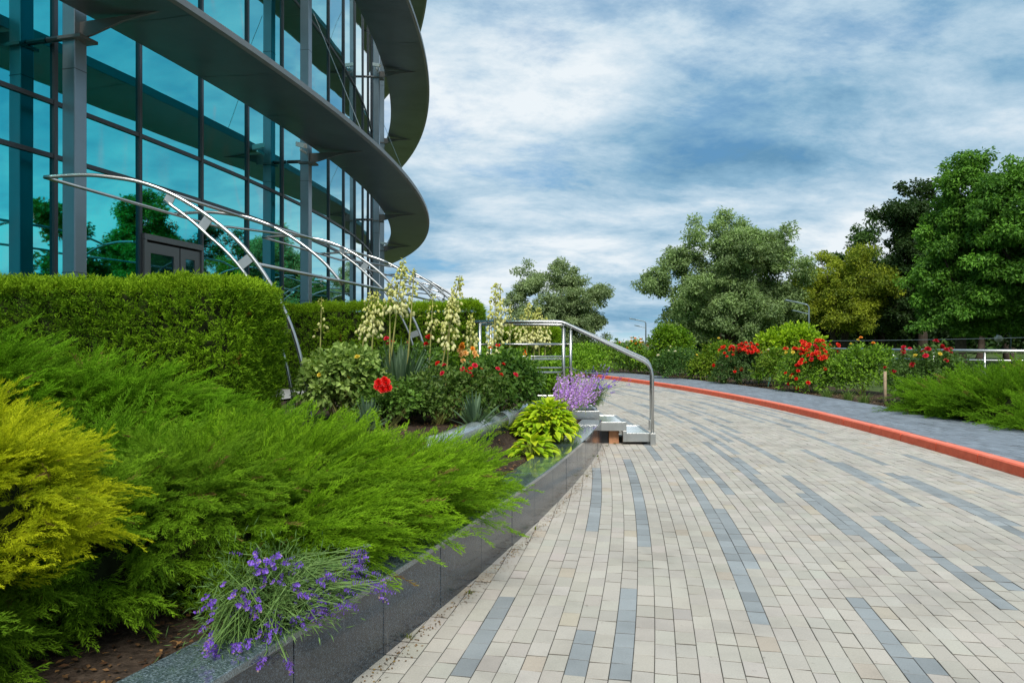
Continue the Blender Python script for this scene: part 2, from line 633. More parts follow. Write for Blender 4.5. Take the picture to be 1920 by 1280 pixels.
def paver_arrays(r0, r1, a0, a1, z, gap=.0018, bev=.0021):
    """vertices (n,12,3) for bricks given as polar boxes about KC"""
    rm = (r0 + r1) / 2
    g = gap / 2
    tilt = rng.normal(size=(len(r0), 2)) * .0007
    out = []
    for lvl, (ins, dz) in enumerate(((g + bev, 0.0), (g, -bev), (g, -.02))):
        for sr, sa in ((0, 0), (1, 0), (1, 1), (0, 1)):
            r = np.where(sr, r1 - ins, r0 + ins)
            ia = ins + .0019
            a = np.where(sa, a1 - ia / rm, a0 + ia / rm)
            zz = z + dz + tilt[:, 0] * (1 if sr else -1) + tilt[:, 1] * (1 if sa else -1)
            out.append(np.stack([KC[0] + r * np.cos(a), KC[1] + r * np.sin(a), zz], 1))
    return np.stack(out, 1)


PF = [(0, 1, 2, 3)]
for lv in (0, 4):
    for j in range(4): PF.append((lv + j, lv + 4 + j, lv + 4 + (j + 1) % 4, lv + (j + 1) % 4))
PF = np.array(PF)


def polar(x, y):
    return math.hypot(x - KC[0], y - KC[1]), math.atan2(y - KC[1], x - KC[0])


def ground_px(px, py):
    Y = F * CAM_H / (py - 640)
    return (px - 960) / F * Y, Y


def lay(parent, rin, rout, width, ylo, yhi, z, lens, colour, keep, nbig, ynear):
    R0, R1, A0, A1, K = [], [], [], [], []
    nk = int((rout - rin) / width)
    for k in range(nk):
        r1 = rout - k * width
        r0 = r1 - width
        rm = (r0 + r1) / 2
        a = math.asin((ylo - KC[1]) / rm) + rng.uniform(0, .2) / rm
        aend = math.asin((yhi - KC[1]) / rm)
        while a < aend:
            ln = lens[rng.integers(len(lens))] / rm
            x, y = KC[0] + rm * math.cos(a + ln / 2), KC[1] + rm * math.sin(a + ln / 2)
            if keep(x, y):
                R0.append(r0); R1.append(r1); A0.append(a); A1.append(a + ln); K.append(k)
            a += ln
    R0, R1, A0, A1, K = map(np.array, (R0, R1, A0, A1, K))
    V = paver_arrays(R0, R1, A0, A1, z + rng.normal(size=len(R0)) * .0007)
    C = colour(R0, R1, A0, A1, K)
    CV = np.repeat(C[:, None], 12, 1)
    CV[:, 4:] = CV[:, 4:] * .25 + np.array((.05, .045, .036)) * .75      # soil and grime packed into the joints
    cx, cy = V[:, :4, 0].mean(1), V[:, :4, 1].mean(1)
    # the ones that show largest in the picture
    ok = (cy > ynear) & (np.abs(cx) < .69 * cy) & (cx > np.array([wall_x(min(q, 10.2)) for q in cy]) + .03)
    sc_ = np.where(ok, (A1 - A0) / cy ** 3, 0)
    order = np.argsort(-sc_)
    big, rest = order[:nbig], order[nbig:]
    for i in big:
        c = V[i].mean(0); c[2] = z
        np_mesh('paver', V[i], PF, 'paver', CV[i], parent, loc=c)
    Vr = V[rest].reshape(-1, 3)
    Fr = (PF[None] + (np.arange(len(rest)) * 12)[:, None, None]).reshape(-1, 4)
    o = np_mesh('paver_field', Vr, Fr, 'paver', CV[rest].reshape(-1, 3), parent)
    o['kind'] = 'stuff'


# blue-grey runs of the road, as (far end, near end, courses wide) in the photograph's ground plan
RUNS = [((1118, 877), (1120, 999), 1), ((1172, 860), (1205, 1028), 1), ((1192, 905), (1218, 978), 1), ((1254, 879), (1452, 1170), 1), ((1322, 954), (1440, 1066), 1),
        ((1195, 812), (1225, 862), 1), ((1255, 832), (1322, 896), 1), ((1290, 846), (1366, 927), 1), ((1311, 828), (1478, 941), 1), ((1362, 855), (1424, 890), 1),
        ((1463, 891), (1700, 1071), 1), ((1490, 923), (1640, 1008), 1), ((1575, 1118), (1745, 1280), 1), ((1705, 1228), (1795, 1280), 1),
        ((1639, 964), (1920, 1149), 1), ((1840, 1057), (1920, 1106), 1), ((1655, 884), (1920, 1012), 1), ((1690, 892), (1920, 985), 1), ((1490, 842), (1760, 953), 1),
        ((1560, 864), (1650, 905), 1), ((1345, 804), (1465, 868), 1), ((1467, 803), (1660, 870), 1), ((1270, 772), (1350, 828), 1), ((1240, 772), (1275, 792), 1),
        ((1690, 852), (1920, 925), 1), ((1154, 1097), (1160, 1280), 1), ((1108, 1192), (1094, 1280), 1), ((977, 1110), (850, 1280), 1), ((1300, 800), (1390, 850), 1),
        ((1400, 765), (1500, 798), 1), ((1330, 752), (1420, 790), 1), ((1180, 790), (1205, 812), 1)]
PW = .097
CUT = {}
for (a, b, w) in RUNS:
    ra, aa = polar(*ground_px(*a))
    rb, ab = polar(*ground_px(*b))
    k = int((KR - (ra + rb) / 2) / PW)
    CUT.setdefault(k, []).append((min(aa, ab), max(aa, ab)))
for k in range(0, 80):
    y = 11.0 + rng.uniform(0, 5) if k < 52 else 9 + rng.uniform(0, 6)
    while y < 40:
        L = rng.uniform(1.2, 4.5)
        if rng.random() < .42: CUT.setdefault(k, []).append((math.asin((y - KC[1]) / KR), math.asin((y + L - KC[1]) / KR)))
        y += L + rng.uniform(1.5, 6)


def road_colour(R0, R1, A0, A1, K):
    n = len(R0)
    C = np.array((.388, .362, .318))[None] * (1 + rng.normal(size=(n, 1)) * .05) * (1 + rng.normal(size=(n, 3)) * .01)
    warm = rng.random(n) < .03
    C[warm] *= np.array((1.03, .97, .90))
    am = (A0 + A1) / 2
    blue = np.zeros(n, bool)
    for i in range(n):
        for lo, hi in CUT.get(int(K[i]), ()):
            if lo <= am[i] <= hi: blue[i] = True
    C[blue] = np.array((.238, .26, .27))[None] * (1 + rng.normal(size=(blue.sum(), 1)) * .09)
    return C


def road_keep(x, y):
    if y < 10.25: return x > wall_x(y) - .12
    if y < 12.4: return x > 1.0
    return x > 1.2 - .02 * (y - 12.4) ** 1.5


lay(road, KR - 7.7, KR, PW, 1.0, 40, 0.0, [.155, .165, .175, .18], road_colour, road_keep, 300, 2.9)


def walk_colour(R0, R1, A0, A1, K):
    n = len(R0)
    return np.array((.17, .2, .235))[None] * (1 + rng.normal(size=(n, 1)) * .09)


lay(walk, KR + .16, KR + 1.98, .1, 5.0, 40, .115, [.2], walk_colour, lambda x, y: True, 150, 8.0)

kerb = empty('kerb', (KC[0] + KR, KC[1], 0))
kerb['kind'] = 'structure'
a = math.asin((-2 - KC[1]) / KR)
while a < math.asin((40 - KC[1]) / KR):
    da = 1.0 / KR
    mb = MB()
    n = 4
    V, Fs = [], []
    prof = [(0.0, -.05), (0.004, .105), (0.02, .122), (.145, .122), (.15, .05)]
    dz = rng.normal() * .002
    for i in range(n + 1):
        q = a + .008 / KR + (da - .016 / KR) * i / n
        for (dr, z) in prof: V.append((KC[0] + (KR + dr) * math.cos(q), KC[1] + (KR + dr) * math.sin(q), z + dz))
    m = len(prof)
    for i in range(n):
        for j in range(m - 1): Fs.append((i * m + j, (i + 1) * m + j, (i + 1) * m + j + 1, i * m + j + 1))
    Fs.append(tuple(range(m)))
    Fs.append(tuple(range(n * m + m - 1, n * m - 1, -1)))
    mb.poly(V, Fs)
    c = np.array(V).mean(0)
    mb.build('kerb_stone', 'kerb_paint', kerb, loc=c)
    a += da

# ---- soil of the raised bed on the left: one height field behind the wall
def soil_z(x, y):
    d = wall_x(min(y, 10.4)) - x
    if y > 10.4: d = min(d, 3.0)
    t = min(max((d - .72) / .2, 0), 1)
    z = .345 + .24 * t * min(max((y - 5.2) / 2.2, 0), 1)
    t2 = min(max((d - .9) / 1.6, 0), 1)
    return max(z, .345 + .25 * t2)


def soil():
    ys = np.arange(-1.0, 48.1, .25)
    us = np.concatenate([np.arange(0.12, 5, .16), np.arange(5, 40, 3)])
    V, Fs = [], []
    for y in ys:
        for u in us:
            x = (wall_x(y) if y < 10.3 else (wall_x(10.3) - .62)) - u
            V.append((x, y, soil_z(x, y) + rng.normal() * .008 - (.02 if y > 10.3 else 0)))
    m = len(us)
    for i in range(len(ys) - 1):
        for j in range(m - 1): Fs.append((i * m + j, (i + 1) * m + j, (i + 1) * m + j + 1, i * m + j + 1))
    o = MB().poly(V, Fs).build('flower_bed', 'soil')
    o['kind'] = 'structure'


soil()
# terrace ring round the building
V, Fs = [], []
for i in range(61):
    a = -.5 + 1.1 * i / 60
    for r in (46.5, 49.6): V.append((BC[0] + r * math.cos(a), BC[1] + r * math.sin(a), .615))
for i in range(44): Fs.append((2 * i, 2 * i + 1, 2 * i + 3, 2 * i + 2))
o = MB().poly(V, Fs).build('terrace', 'terrace')
o['kind'] = 'structure'

# bed on the right, mulch
o = arc_band('mulch_bed', KR + 2.0, KR + 4.6, 4, 40, .085, 'soil')

# ------------------------------------------------------------------ granite retaining wall
wall = empty('retaining_wall', (wall_x(6), 6, 0))
tag(wall, 'low dark polished granite wall edging the raised bed beside the paved road', 'wall')


def wall_strip(y0, y1, offs, zs, name, mat, gap=.0):
    """a solid between two offsets and two heights following the wall"""
    n = 5
    V, Fs = [], []
    for i in range(n + 1):
        y = y0 + gap + (y1 - y0 - 2 * gap) * i / n
        for o_, z in ((offs[0], zs[0]), (offs[0], zs[1]), (offs[1], zs[1]), (offs[1], zs[0])):
            p = wall_pt(y, o_)
            V.append((p[0], p[1], z))
    for i in range(n):
        for j in range(4): Fs.append((i * 4 + j, (i + 1) * 4 + j, (i + 1) * 4 + (j + 1) % 4, i * 4 + (j + 1) % 4))
    Fs.append((0, 1, 2, 3))
    Fs.append((n * 4 + 3, n * 4 + 2, n * 4 + 1, n * 4))
    mb = MB().poly(V, Fs)
    return mb.build(name, mat, wall, bevel=.003, loc=np.array(V).mean(0))


wall_strip(.4, 10.22, (.02, .2), (-.05, WALL_Z - .031), 'backing', 'grout')
ys = [.4, 1.05, 1.7, 2.2, 2.78, 3.42, 4.03, 4.64, 5.26, 5.87, 6.5, 7.1, 7.72, 8.35, 8.97, 9.6, 10.22]
for y0, y1 in zip(ys, ys[1:]):
    wall_strip(y0, y1, (0 + abs(rng.normal()) * .001, .019), (-.03, WALL_Z - .032), 'slab', 'granite', .0022)
ys = [.4, 1.5, 2.62, 3.75, 4.9, 6.05, 7.2, 8.35, 9.5, 10.22]
for y0, y1 in zip(ys, ys[1:]):
    wall_strip(y0, y1, (-.012, .27), (WALL_Z - .03, WALL_Z), 'cap_slab', 'granite_cap', .0012)

# inner planter edge with the round polished cap
edge = empty('planter_edge', (*wall_pt(8.5, .8), .35))
tag(edge, 'low inner planter edge with rounded polished cap between roses and yellow hosta', 'wall')
V, Fs, n = [], [], 14
yy = np.linspace(5.6, 10.3, n)
for y in yy:
    for o_, z in ((.80, .3), (.80, .56), (.94, .56), (.94, .3)):
        p = wall_pt(y, o_); V.append((p[0], p[1], z))
for i in range(n - 1):
    for j in range(4): Fs.append((i * 4 + j, (i + 1) * 4 + j, (i + 1) * 4 + (j + 1) % 4, i * 4 + (j + 1) % 4))
Fs += [(0, 1, 2, 3), (n * 4 - 1, n * 4 - 2, n * 4 - 3, n * 4 - 4)]
MB().poly(V, Fs).build('edge_wall', 'granite', edge)
cuts = np.array((5.6, 7.9, 10.3))
for y0, y1 in zip(cuts, cuts[1:]):
    MB().tube([(*wall_pt(y, .87), .585) for y in np.linspace(y0 + .002, y1 - .002, 8)], .092, 18).build('round_cap', 'edge_stone', edge, smooth=True)

# ------------------------------------------------------------------ the round glass building


def bp(r, a, z):
    return np.array((BC[0] + r * math.cos(a), BC[1] + r * math.sin(a), z))


FLOOR = .615
RF = 47.0
DA = 1.6 / RF
A0 = math.asin((11.52 - BC[1]) / RF)               # the mullion left of the door
BAYS = range(-6, 17)
ROWS = [FLOOR, 3.93, 4.65, 9.25, 13.9, 18.5]
bld = empty('glass_building', bp(RF, A0, FLOOR))
tag(bld, 'round office building with teal mirror glass and projecting steel canopy rings', 'building')


def pane(a0, a1, z0, z1, name='pane', mat='facade_glass', parent=bld, r=RF):
    p0, p1 = bp(r, a0, 0), bp(r, a1, 0)
    t = (p1 - p0) / np.linalg.norm(p1 - p0)
    n = np.array((t[1], -t[0], 0))
    if n.dot(bp(1, (a0 + a1) / 2, 0) - bp(0, 0, 0)) < 0: n = -n
    w = np.linalg.norm(p1 - p0) / 2 - .018
    # panes never sit perfectly true: a fraction of a degree out of plane
    e1, e2 = rng.normal() * .0022, rng.normal() * .0016
    n2 = n + t * e1 + np.array((0, 0, e2))
    n2 /= np.linalg.norm(n2)
    t2 = t - n2 * t.dot(n2); t2 /= np.linalg.norm(t2)
    u2 = np.cross(t2, n2)
    if u2[2] < 0: u2 = -u2
    c = (p0 + p1) / 2 + np.array((0, 0, (z0 + z1) / 2))
    mb = MB().obox(c, t2, n2, u2, w, .012, (z1 - z0) / 2 - .018)
    return mb.build(name, mat, parent, loc=c)


for b in BAYS:
    a0, a1 = A0 + b * DA, A0 + (b + 1) * DA
    for z0, z1 in zip(ROWS, ROWS[1:]):
        if b == 0 and z0 == FLOOR:
            pane(a0, a1, 3.13, z1)
        else: pane(a0, a1, z0, z1)


def radial_box(a, r, z0, z1, hw, d0, d1):
    rd = np.array((math.cos(a), math.sin(a), 0)); tn = np.array((-math.sin(a), math.cos(a), 0))
    c = bp(r + (d0 + d1) / 2, a, (z0 + z1) / 2)
    return MB().obox(c, tn, rd, np.array((0, 0, 1.)), hw, (d1 - d0) / 2, (z1 - z0) / 2), c


for b in list(BAYS) + [BAYS[-1] + 1]:
    mb, c = radial_box(A0 + b * DA, RF, FLOOR, 18.5, .03, -.08, .05)
    mb.build('mullion', 'mullion', bld, loc=c)
for z in ROWS[:]:
    V, Fs = [], []
    n = len(BAYS)
    aa = [A0 + b * DA for b in list(BAYS) + [BAYS[-1] + 1]]
    for a in aa:
        for r, zz in ((RF - .06, z - .03), (RF + .042, z - .03), (RF + .042, z + .03), (RF - .06, z + .03)):
            V.append(bp(r, a, zz))
    for i in range(n):
        for j in range(4): Fs.append((i * 4 + j, i * 4 + (j + 1) % 4, (i + 1) * 4 + (j + 1) % 4, (i + 1) * 4 + j))
    MB().poly(V, Fs).build('transom', 'mullion', bld)
# inner wall and roof behind the mirror glass
V, Fs = [], []
for b in list(BAYS) + [BAYS[-1] + 1]:
    a = A0 + b * DA
    V += [bp(RF - .25, a, FLOOR), bp(RF - .25, a, 18.45)]
for i in range(len(BAYS)): Fs.append((2 * i, 2 * i + 2, 2 * i + 3, 2 * i + 1))
MB().poly(V, Fs).build('inner_wall', 'black', bld)
V = [bp(RF, A0 + b * DA, 18.5) for b in list(BAYS) + [BAYS[-1] + 1]]
MB().poly(V + [bp(30, A0, 18.5)], [tuple(range(len(V) + 1))]).build('roof', 'roof', bld)

# canopy rings, built of soffit panels with a thin edge
CAN_Z = [5.65, 10.35, 15.05]
for cz in CAN_Z:
    a_lo, a_hi = A0 - 6 * DA, .62
    npan = 24
    da = (a_hi - a_lo) / npan
    cn = MB()
    V, Fs = [], []
    nn = npan * 3
    for i in range(nn + 1):
        a = a_lo + (a_hi - a_lo) * i / nn
        for r, z in ((49.06, cz + .005), (49.13, cz + .02), (49.14, cz + .10), (49.1, cz + .13), (47.72, cz + .2), (47.7, cz + .04)):
            V.append(bp(r, a, z))
    for i in range(nn):
        for j in range(5): Fs.append((i * 6 + j, (i + 1) * 6 + j, (i + 1) * 6 + j + 1, i * 6 + j + 1))
    can = cn.poly(V, Fs).build('canopy', 'fascia', bld, smooth=False)
    for i in range(npan):
        V, Fs = [], []
        g_ = .006 / 49
        tw = rng.normal() * .002
        for q in range(4):
            a = a_lo + da * i + g_ + (da - 2 * g_) * q / 3
            for r, z in ((47.7, cz + .035), (48.1, cz + .012 + tw), (48.6, cz - .006 - tw), (49.06, cz + .004)): V.append(bp(r, a, z))
        for q in range(3):
            for j in range(3): Fs.append((q * 4 + j, (q + 1) * 4 + j, (q + 1) * 4 + j + 1, q * 4 + j + 1))
        MB().poly(V, Fs).build('soffit_panel', 'soffit', can, smooth=True)

# columns, each with its brackets and tie rods
COLY = [9.75, 16.5, 24.4, 32.4, 3.2]
for y in COLY:
    a = math.asin((y - BC[1]) / 47.45)
    mb, c = radial_box(a, 47.45, FLOOR, 18.5, .1, -.1, .1)
    c = bp(47.45, a, FLOOR)
    co = mb.build('column', 'column_paint', bld, bevel=.012, loc=c)
    rd = np.array((math.cos(a), math.sin(a), 0)); tn = np.array((-math.sin(a), math.cos(a), 0))
    for z in (2.35, 5.0, 7.9, 12.6):                       # splice joints
        MB().obox(bp(47.45, a, z), tn, rd, np.array((0, 0, 1.)), .1025, .1025, .004).build('joint', 'mullion', co)
    for cz in CAN_Z:
        # a tapering fin under the canopy and a flat plate against the column
        P = [(47.55, cz - .02), (48.75, cz - .005), (48.2, cz - .07), (47.75, cz - .2), (47.55, cz - .24)]
        V = [bp(r, a, z) + tn * s * .02 for s in (-1, 1) for r, z in P]
        m = len(P)
        Fs = [tuple(range(m - 1, -1, -1)), tuple(range(m, 2 * m))] + [(j, (j + 1) % m, m + (j + 1) % m, m + j) for j in range(m)]
        MB().poly(V, Fs).build('bracket', 'door_frame', co)
        MB().obox(bp(47.5, a, cz - .25), tn, rd, np.array((0, 0, 1.)), .15, .18, .02).build('bracket_plate', 'door_frame', co)
        MB().tube([bp(47.62, a, cz + 3.1), bp(48.85, a, cz + .12)], .007, 6).build('tie_rod', 'brushed', co)
        MB().tube([bp(47.02, a, cz - .2), bp(47.4, a, cz - .2)], .04, 8).build('tie_bar', 'mullion', co)

# glazed double door in the bay right of the first column
a0, a1 = A0, A0 + DA
p0, p1 = bp(RF + .03, a0, 0), bp(RF + .03, a1, 0)
t = (p1 - p0) / np.linalg.norm(p1 - p0)
n = np.array((t[1], -t[0], 0)) * (1 if t[1] > 0 else -1)
W = np.linalg.norm(p1 - p0)
Z = np.array((0, 0, 1.))
dc = (p0 + p1) / 2
door = MB()
door.obox(dc + Z * 3.09, t, n, Z, W / 2 - .03, .06, .045)
for s in (-1, 1): door.obox(dc + t * s * (W / 2 - .06) + Z * 1.84, t, n, Z, .03, .06, 1.2)
door = door.build('door', 'door_frame', bld)
for s, w, off in ((-1, .43, -.30), (1, .27, .43)):
    cx = dc + t * off
    leaf = MB()
    for q in (-1, 1): leaf.obox(cx + t * q * (w - .07) + Z * 1.82, t, n, Z, .07, .03, 1.19)
    leaf.obox(cx + Z * 2.93, t, n, Z, w - .14, .03, .08)
    leaf.obox(cx + Z * .74, t, n, Z, w - .14, .03, .12)
    lf = leaf.build('door_leaf', 'door_frame', door)
    MB().obox(cx + Z * 1.85, t, n, Z, w - .14, .008, 1.0).build('door_pane', 'door_glass', door)
    MB().obox(cx - t * (w - .06) * (-s if s > 0 else 1) + n * .06 + Z * 2.3, t, n, Z, .02, .03, .07).build('hinge', 'black', door)
MB().tube([dc + t * .07 + n * .08 + Z * 1.3, dc + t * .07 + n * .08 + Z * 2.0], .018, 8).build('handle', 'brushed', door)

# cameras on the columns
for i, (y, z, lab) in enumerate([(16.5, 5.62, 'small white security camera on the second steel column under the lower canopy'),
                                 (24.4, 10.3, 'small white security camera on the far column beside the upper canopy'),
                                 (32.4, 5.6, 'small white security camera on the farthest column below the lower canopy')]):
    a = math.asin((y - BC[1]) / 47.45)
    rd = np.array((math.cos(a), math.sin(a), 0)); tn = np.array((-math.sin(a), math.cos(a), 0))
    c = bp(47.45, a, z) - tn * .3 + rd * .05
    root = empty('security_camera', c)
    tag(root, lab, 'camera', 'security cameras on the columns')
    MB().obox(c - Z * .02, tn, rd, Z, .15, .02, .02).build('arm', 'white_plastic', root)
    MB().obox(c + Z * .09 - tn * .1, nrm(rd - tn * .5 - Z * .3), nrm(tn + rd * .5), Z, .13, .05, .05).build('housing', 'white_plastic', root)

# ------------------------------------------------------------------ stainless arbour: arched ribs and rails
arb = empty('steel_arbour', (-2.2, 8.0, .55))
tag(arb, 'polished steel arbour of arched tubes rising over the hedges toward the building', 'arbour')
RIB = np.array([(-2.86, 2.62), (-2.45, 2.645), (-2.13, 2.62), (-1.8, 2.56), (-1.45, 2.42), (-1.08, 2.19), (-.74, 1.9), (-.45, 1.52), (-.22, 1.07), (-.08, .62), (0, .22), (.03, -.05)])


def smooth_curve(P, k=6):
    P = np.array(P, float)
    out = []
    for i in range(len(P) - 1):
        p0, p1, p2, p3 = P[max(i - 1, 0)], P[i], P[i + 1], P[min(i + 2, len(P) - 1)]
        for s in np.linspace(0, 1, k, endpoint=False):
            out.append(.5 * ((2 * p1) + (-p0 + p2) * s + (2 * p0 - 5 * p1 + 4 * p2 - p3) * s * s + (-p0 + 3 * p1 - 3 * p2 + p3) * s ** 3))
    out.append(P[-1])
    return np.array(out)


def foot_x(y):
    return BC[0] + math.sqrt(51.05 ** 2 - (y - BC[1]) ** 2) + (.3 if y < 9 else .1)


RC = smooth_curve(RIB)
ribs = [(8.0, True), (10.3, False), (12.6, True), (15.0, False), (17.4, True), (19.9, False), (22.4, True), (25.0, False), (27.6, True)]


def rib_pt(y, q):
    """q: index along the rib's curve, 0 inner tip to 1 foot"""
    i = q * (len(RC) - 1)
    k = min(int(i), len(RC) - 2)
    p = RC[k] + (RC[k + 1] - RC[k]) * (i - k)
    return np.array((foot_x(y) + p[0], y, .6 + p[1]))


Q_TOP, Q_LOW = .355, .60
for y, full in ribs:
    q1 = 1.0 if full else Q_LOW + .01
    MB().tube([rib_pt(y, q) for q in np.linspace(0, q1, 46)], .022, 12).build('rib', 'steel', arb, smooth=True)
    if full:
        def second(q):
            p = rib_pt(y, q)
            d = rib_pt(y, min(q + .02, 1)) - rib_pt(y, max(q - .02, 0))
            nn = np.array((d[2], 0, -d[0])); nn /= np.linalg.norm(nn)
            if nn[2] > 0: nn = -nn
            if abs(nn[2]) < .15 and nn[0] > 0: nn = -nn
            w = .17 * min(1, .62 + (q - Q_TOP) * 3)
            return p + nn * w
        MB().tube([second(q) for q in np.linspace(Q_TOP - .01, 1.0, 30)], .018, 10).build('lower_rib', 'steel', arb, smooth=True)
        for q in (Q_TOP, .455, .58, .74):
            a_, b_ = rib_pt(y, q), second(q)
            d = rib_pt(y, q + .02) - rib_pt(y, q - .02); d /= np.linalg.norm(d)
            e = (b_ - a_); L = np.linalg.norm(e); e /= L
            MB().obox((a_ + b_) / 2, d, np.array((0, 1., 0)), e, .05, .006, L / 2).build('web_plate', 'brushed', arb)
for (y0, f0), (y1, f1) in zip(ribs, ribs[1:]):
    MB().tube([rib_pt(y0, Q_TOP) + Z * .0, rib_pt(y1, Q_TOP)], .02, 10).build('top_rail', 'steel', arb, smooth=True)
for i in range(0, len(ribs) - 2, 2):
    y0, y1, y2 = ribs[i][0], ribs[i + 1][0], ribs[i + 2][0]
    MB().tube([rib_pt(y0, Q_LOW), rib_pt(y2, Q_LOW)], .021, 10).build('side_rail', 'steel', arb, smooth=True)
    tip = rib_pt(y0, 0)
    k = tip + np.array((.55, 3.35, -.02)) * 1.0
    MB().tube([tip, k, k + np.array((.12, .12, .02)), rib_pt(y1, .33) if y1 > k[1] else rib_pt(y2, .2)], .02, 10).build('tip_rail', 'steel', arb, smooth=True)

# ------------------------------------------------------------------ steps and handrails
YS, YE = 10.42, 11.45
stair = empty('entrance_steps', (1.4, YS, 0))
tag(stair, 'floating steps of pale stone treads in grey metal frames by the handrail', 'steps')
lv = [(1.58, 1.93, .155), (1.20, 1.58, .31), (.86, 1.20, .465), (.35, .86, .62)]
for i, (x0, x1, z) in enumerate(lv):
    fr = MB()
    fr.box(x0, x1 + .03, YS, YS + .045, z - .115, z + .008)
    fr.box(x0, x1 + .03, YE - .045, YE, z - .115, z + .008)
    fr.box(x1 - .012, x1 + .03, YS + .045, YE - .045, z - .152 if i else z - .14, z + .006)
    if i:
        fr.box(x1 - .02, x1 + .032, YS - .002, YS + .047, z - .27, z - .115)
    fr.build('tread_frame', 'brushed', stair, bevel=.004)
    MB().box(x0 + .002, x1 - .014, YS + .047, YE - .047, z - .04, z + .002).build('tread', 'step_stone', stair, bevel=.003)
MB().box(1.38, 1.52, YS + .12, YS + .3, -.01, .19).build('support_block', 'brick_block', stair, bevel=.006)
MB().box(1.25, 1.375, YS + .16, YS + .3, -.01, .19).build('support_plate', 'black', stair)
MB().box(-.6, 1.16, YS + .05, YE - .06, .1, .50).build('stair_core', 'granite', stair)


def railing(name, label, yr, xs, half, group, side=1):
    """level top rail, bend, slope and end post"""
    o = empty(name, (xs[-1], yr, 0))
    tag(o, label, 'railing', group)
    xl, xb, xe = xs
    zt, ze = 1.725, 1.08
    P = [(xl, yr, zt), (xb - .1, yr, zt), (xb - .03, yr, zt - .006), (xb + .04, yr, zt - .03)]
    P += [(xe - .12, yr, ze + .095), (xe - .06, yr, ze + .05), (xe - .018, yr, ze - .02), (xe, yr, ze - .11), (xe, yr, .0)]
    MB().tube(P, .025, 14).build('handrail', 'steel', o, smooth=True)
    MB().box(xe - .035, xe + .04, yr - .04, yr + .04, -.01, .17).build('post_foot', 'brushed', o, bevel=.005)
    MB().tube([(xb, yr, .5), (xb, yr, zt - .09)], .026, 12).build('post', 'brushed', o, smooth=True)
    MB().tube([(xb, yr, zt - .1), (xb, yr, zt - .02)], .008, 8).build('pin', 'steel', o)
    if half is not None:
        MB().tube([(half, yr, .5), (half, yr, zt - .02)], .022, 12).build('post', 'brushed', o, smooth=True)
    for z in (1.41, 1.205, 1.02):
        MB().tube([(xl + .1, yr, z), (xb, yr, z)], .0125, 10).build('bar', 'steel', o, smooth=True)
    return o


railing('stair_railing', 'shiny steel handrail sloping down the steps to a post standing on the pavers', YS - .04, (-.56, .72, 1.965), -.45, 'handrails of the entrance steps')
railing('stair_railing', 'steel handrail along the far side of the steps behind the first one', 12.15, (-.55, .96, 2.28), -.35, 'handrails of the entrance steps')

# planter behind the steps, with the low wall the second lavender grows from
pl = MB()
pl.box(.9, 1.42, 12.35, 15.0, -.02, .36)
o = pl.build('stone_planter', 'granite', None, bevel=.01)
tag(o, 'low stone planter behind the steps holding purple lavender', 'planter')
o = MB().box(1.43, 1.56, 12.3, 12.45, -.005, .13).build('white_block', 'white_plastic', None, bevel=.01)
tag(o, 'small white block on the pavers behind the steps', 'block')

# ------------------------------------------------------------------ railing, lamps, stakes on the right
rl = empty('park_railing', (12, 19.5, .05))
tag(rl, 'two-bar metal railing running behind the rose bushes on the park side', 'railing')
RP = [(24, 17.2), (17, 18.2), (12.5, 19.6), (10.6, 22.5), (9.9, 25.5)]
for z, r in ((1.2, .045), (.95, .028)):
    MB().tube([(x, y, z) for x, y in smooth_curve(RP, 4)], r, 10).build('rail', 'steel', rl, smooth=True)
for p in smooth_curve(RP, 3):
    MB().tube([(p[0], p[1], .0), (p[0], p[1], 1.19)], .03, 8).build('post', 'brushed', rl, smooth=True)


def street_lamp(label, base, h, left, s):
    o = empty('street_lamp', base)
    tag(o, label, 'street lamp', 'twin-arm street lamps')
    b = np.array(base)
    P = [b, b + Z * (h - .5), b + Z * (h - .18), b + np.array((-.08, 0, h - .05)), b + np.array((-.25, 0, h))]
    MB().tube(P, [.085 * s, .06 * s, .055 * s, .05 * s, .045 * s], 8).build('pole', 'lamp_metal', o, smooth=True)
    MB().tube([P[-1], b + np.array((-left, 0, h + .22))], [.045 * s, .05 * s], 8).build('arm', 'lamp_metal', o)
    MB().obox(b + np.array((-left * .82, 0, h + .16)), nrm(np.array((-left, 0, .22))), np.array((0, 1., 0)), nrm(np.array((.22, 0, left))), left * .2, .12 * s, .035 * s).build('lamp_head', 'lamp_metal', o)
    MB().tube([b + Z * (h - .55), b + np.array((-left * .66, 0, h - .36))], .035 * s, 8).build('lower_arm', 'lamp_metal', o)
    MB().obox(b + np.array((-left * .55, 0, h - .38)), nrm(np.array((-left, 0, .25))), np.array((0, 1., 0)), nrm(np.array((.25, 0, left))), left * .16, .1 * s, .03 * s).build('lamp_head', 'lamp_metal', o)


street_lamp('thin twin-arm street lamp standing alone against the open sky', (10.83, 60, -.05), 3.15, 1.3, .85)
street_lamp('twin-arm street lamp in front of the big tree behind the lime bush', (16.02, 40, .05), 3.42, 1.25, .8)

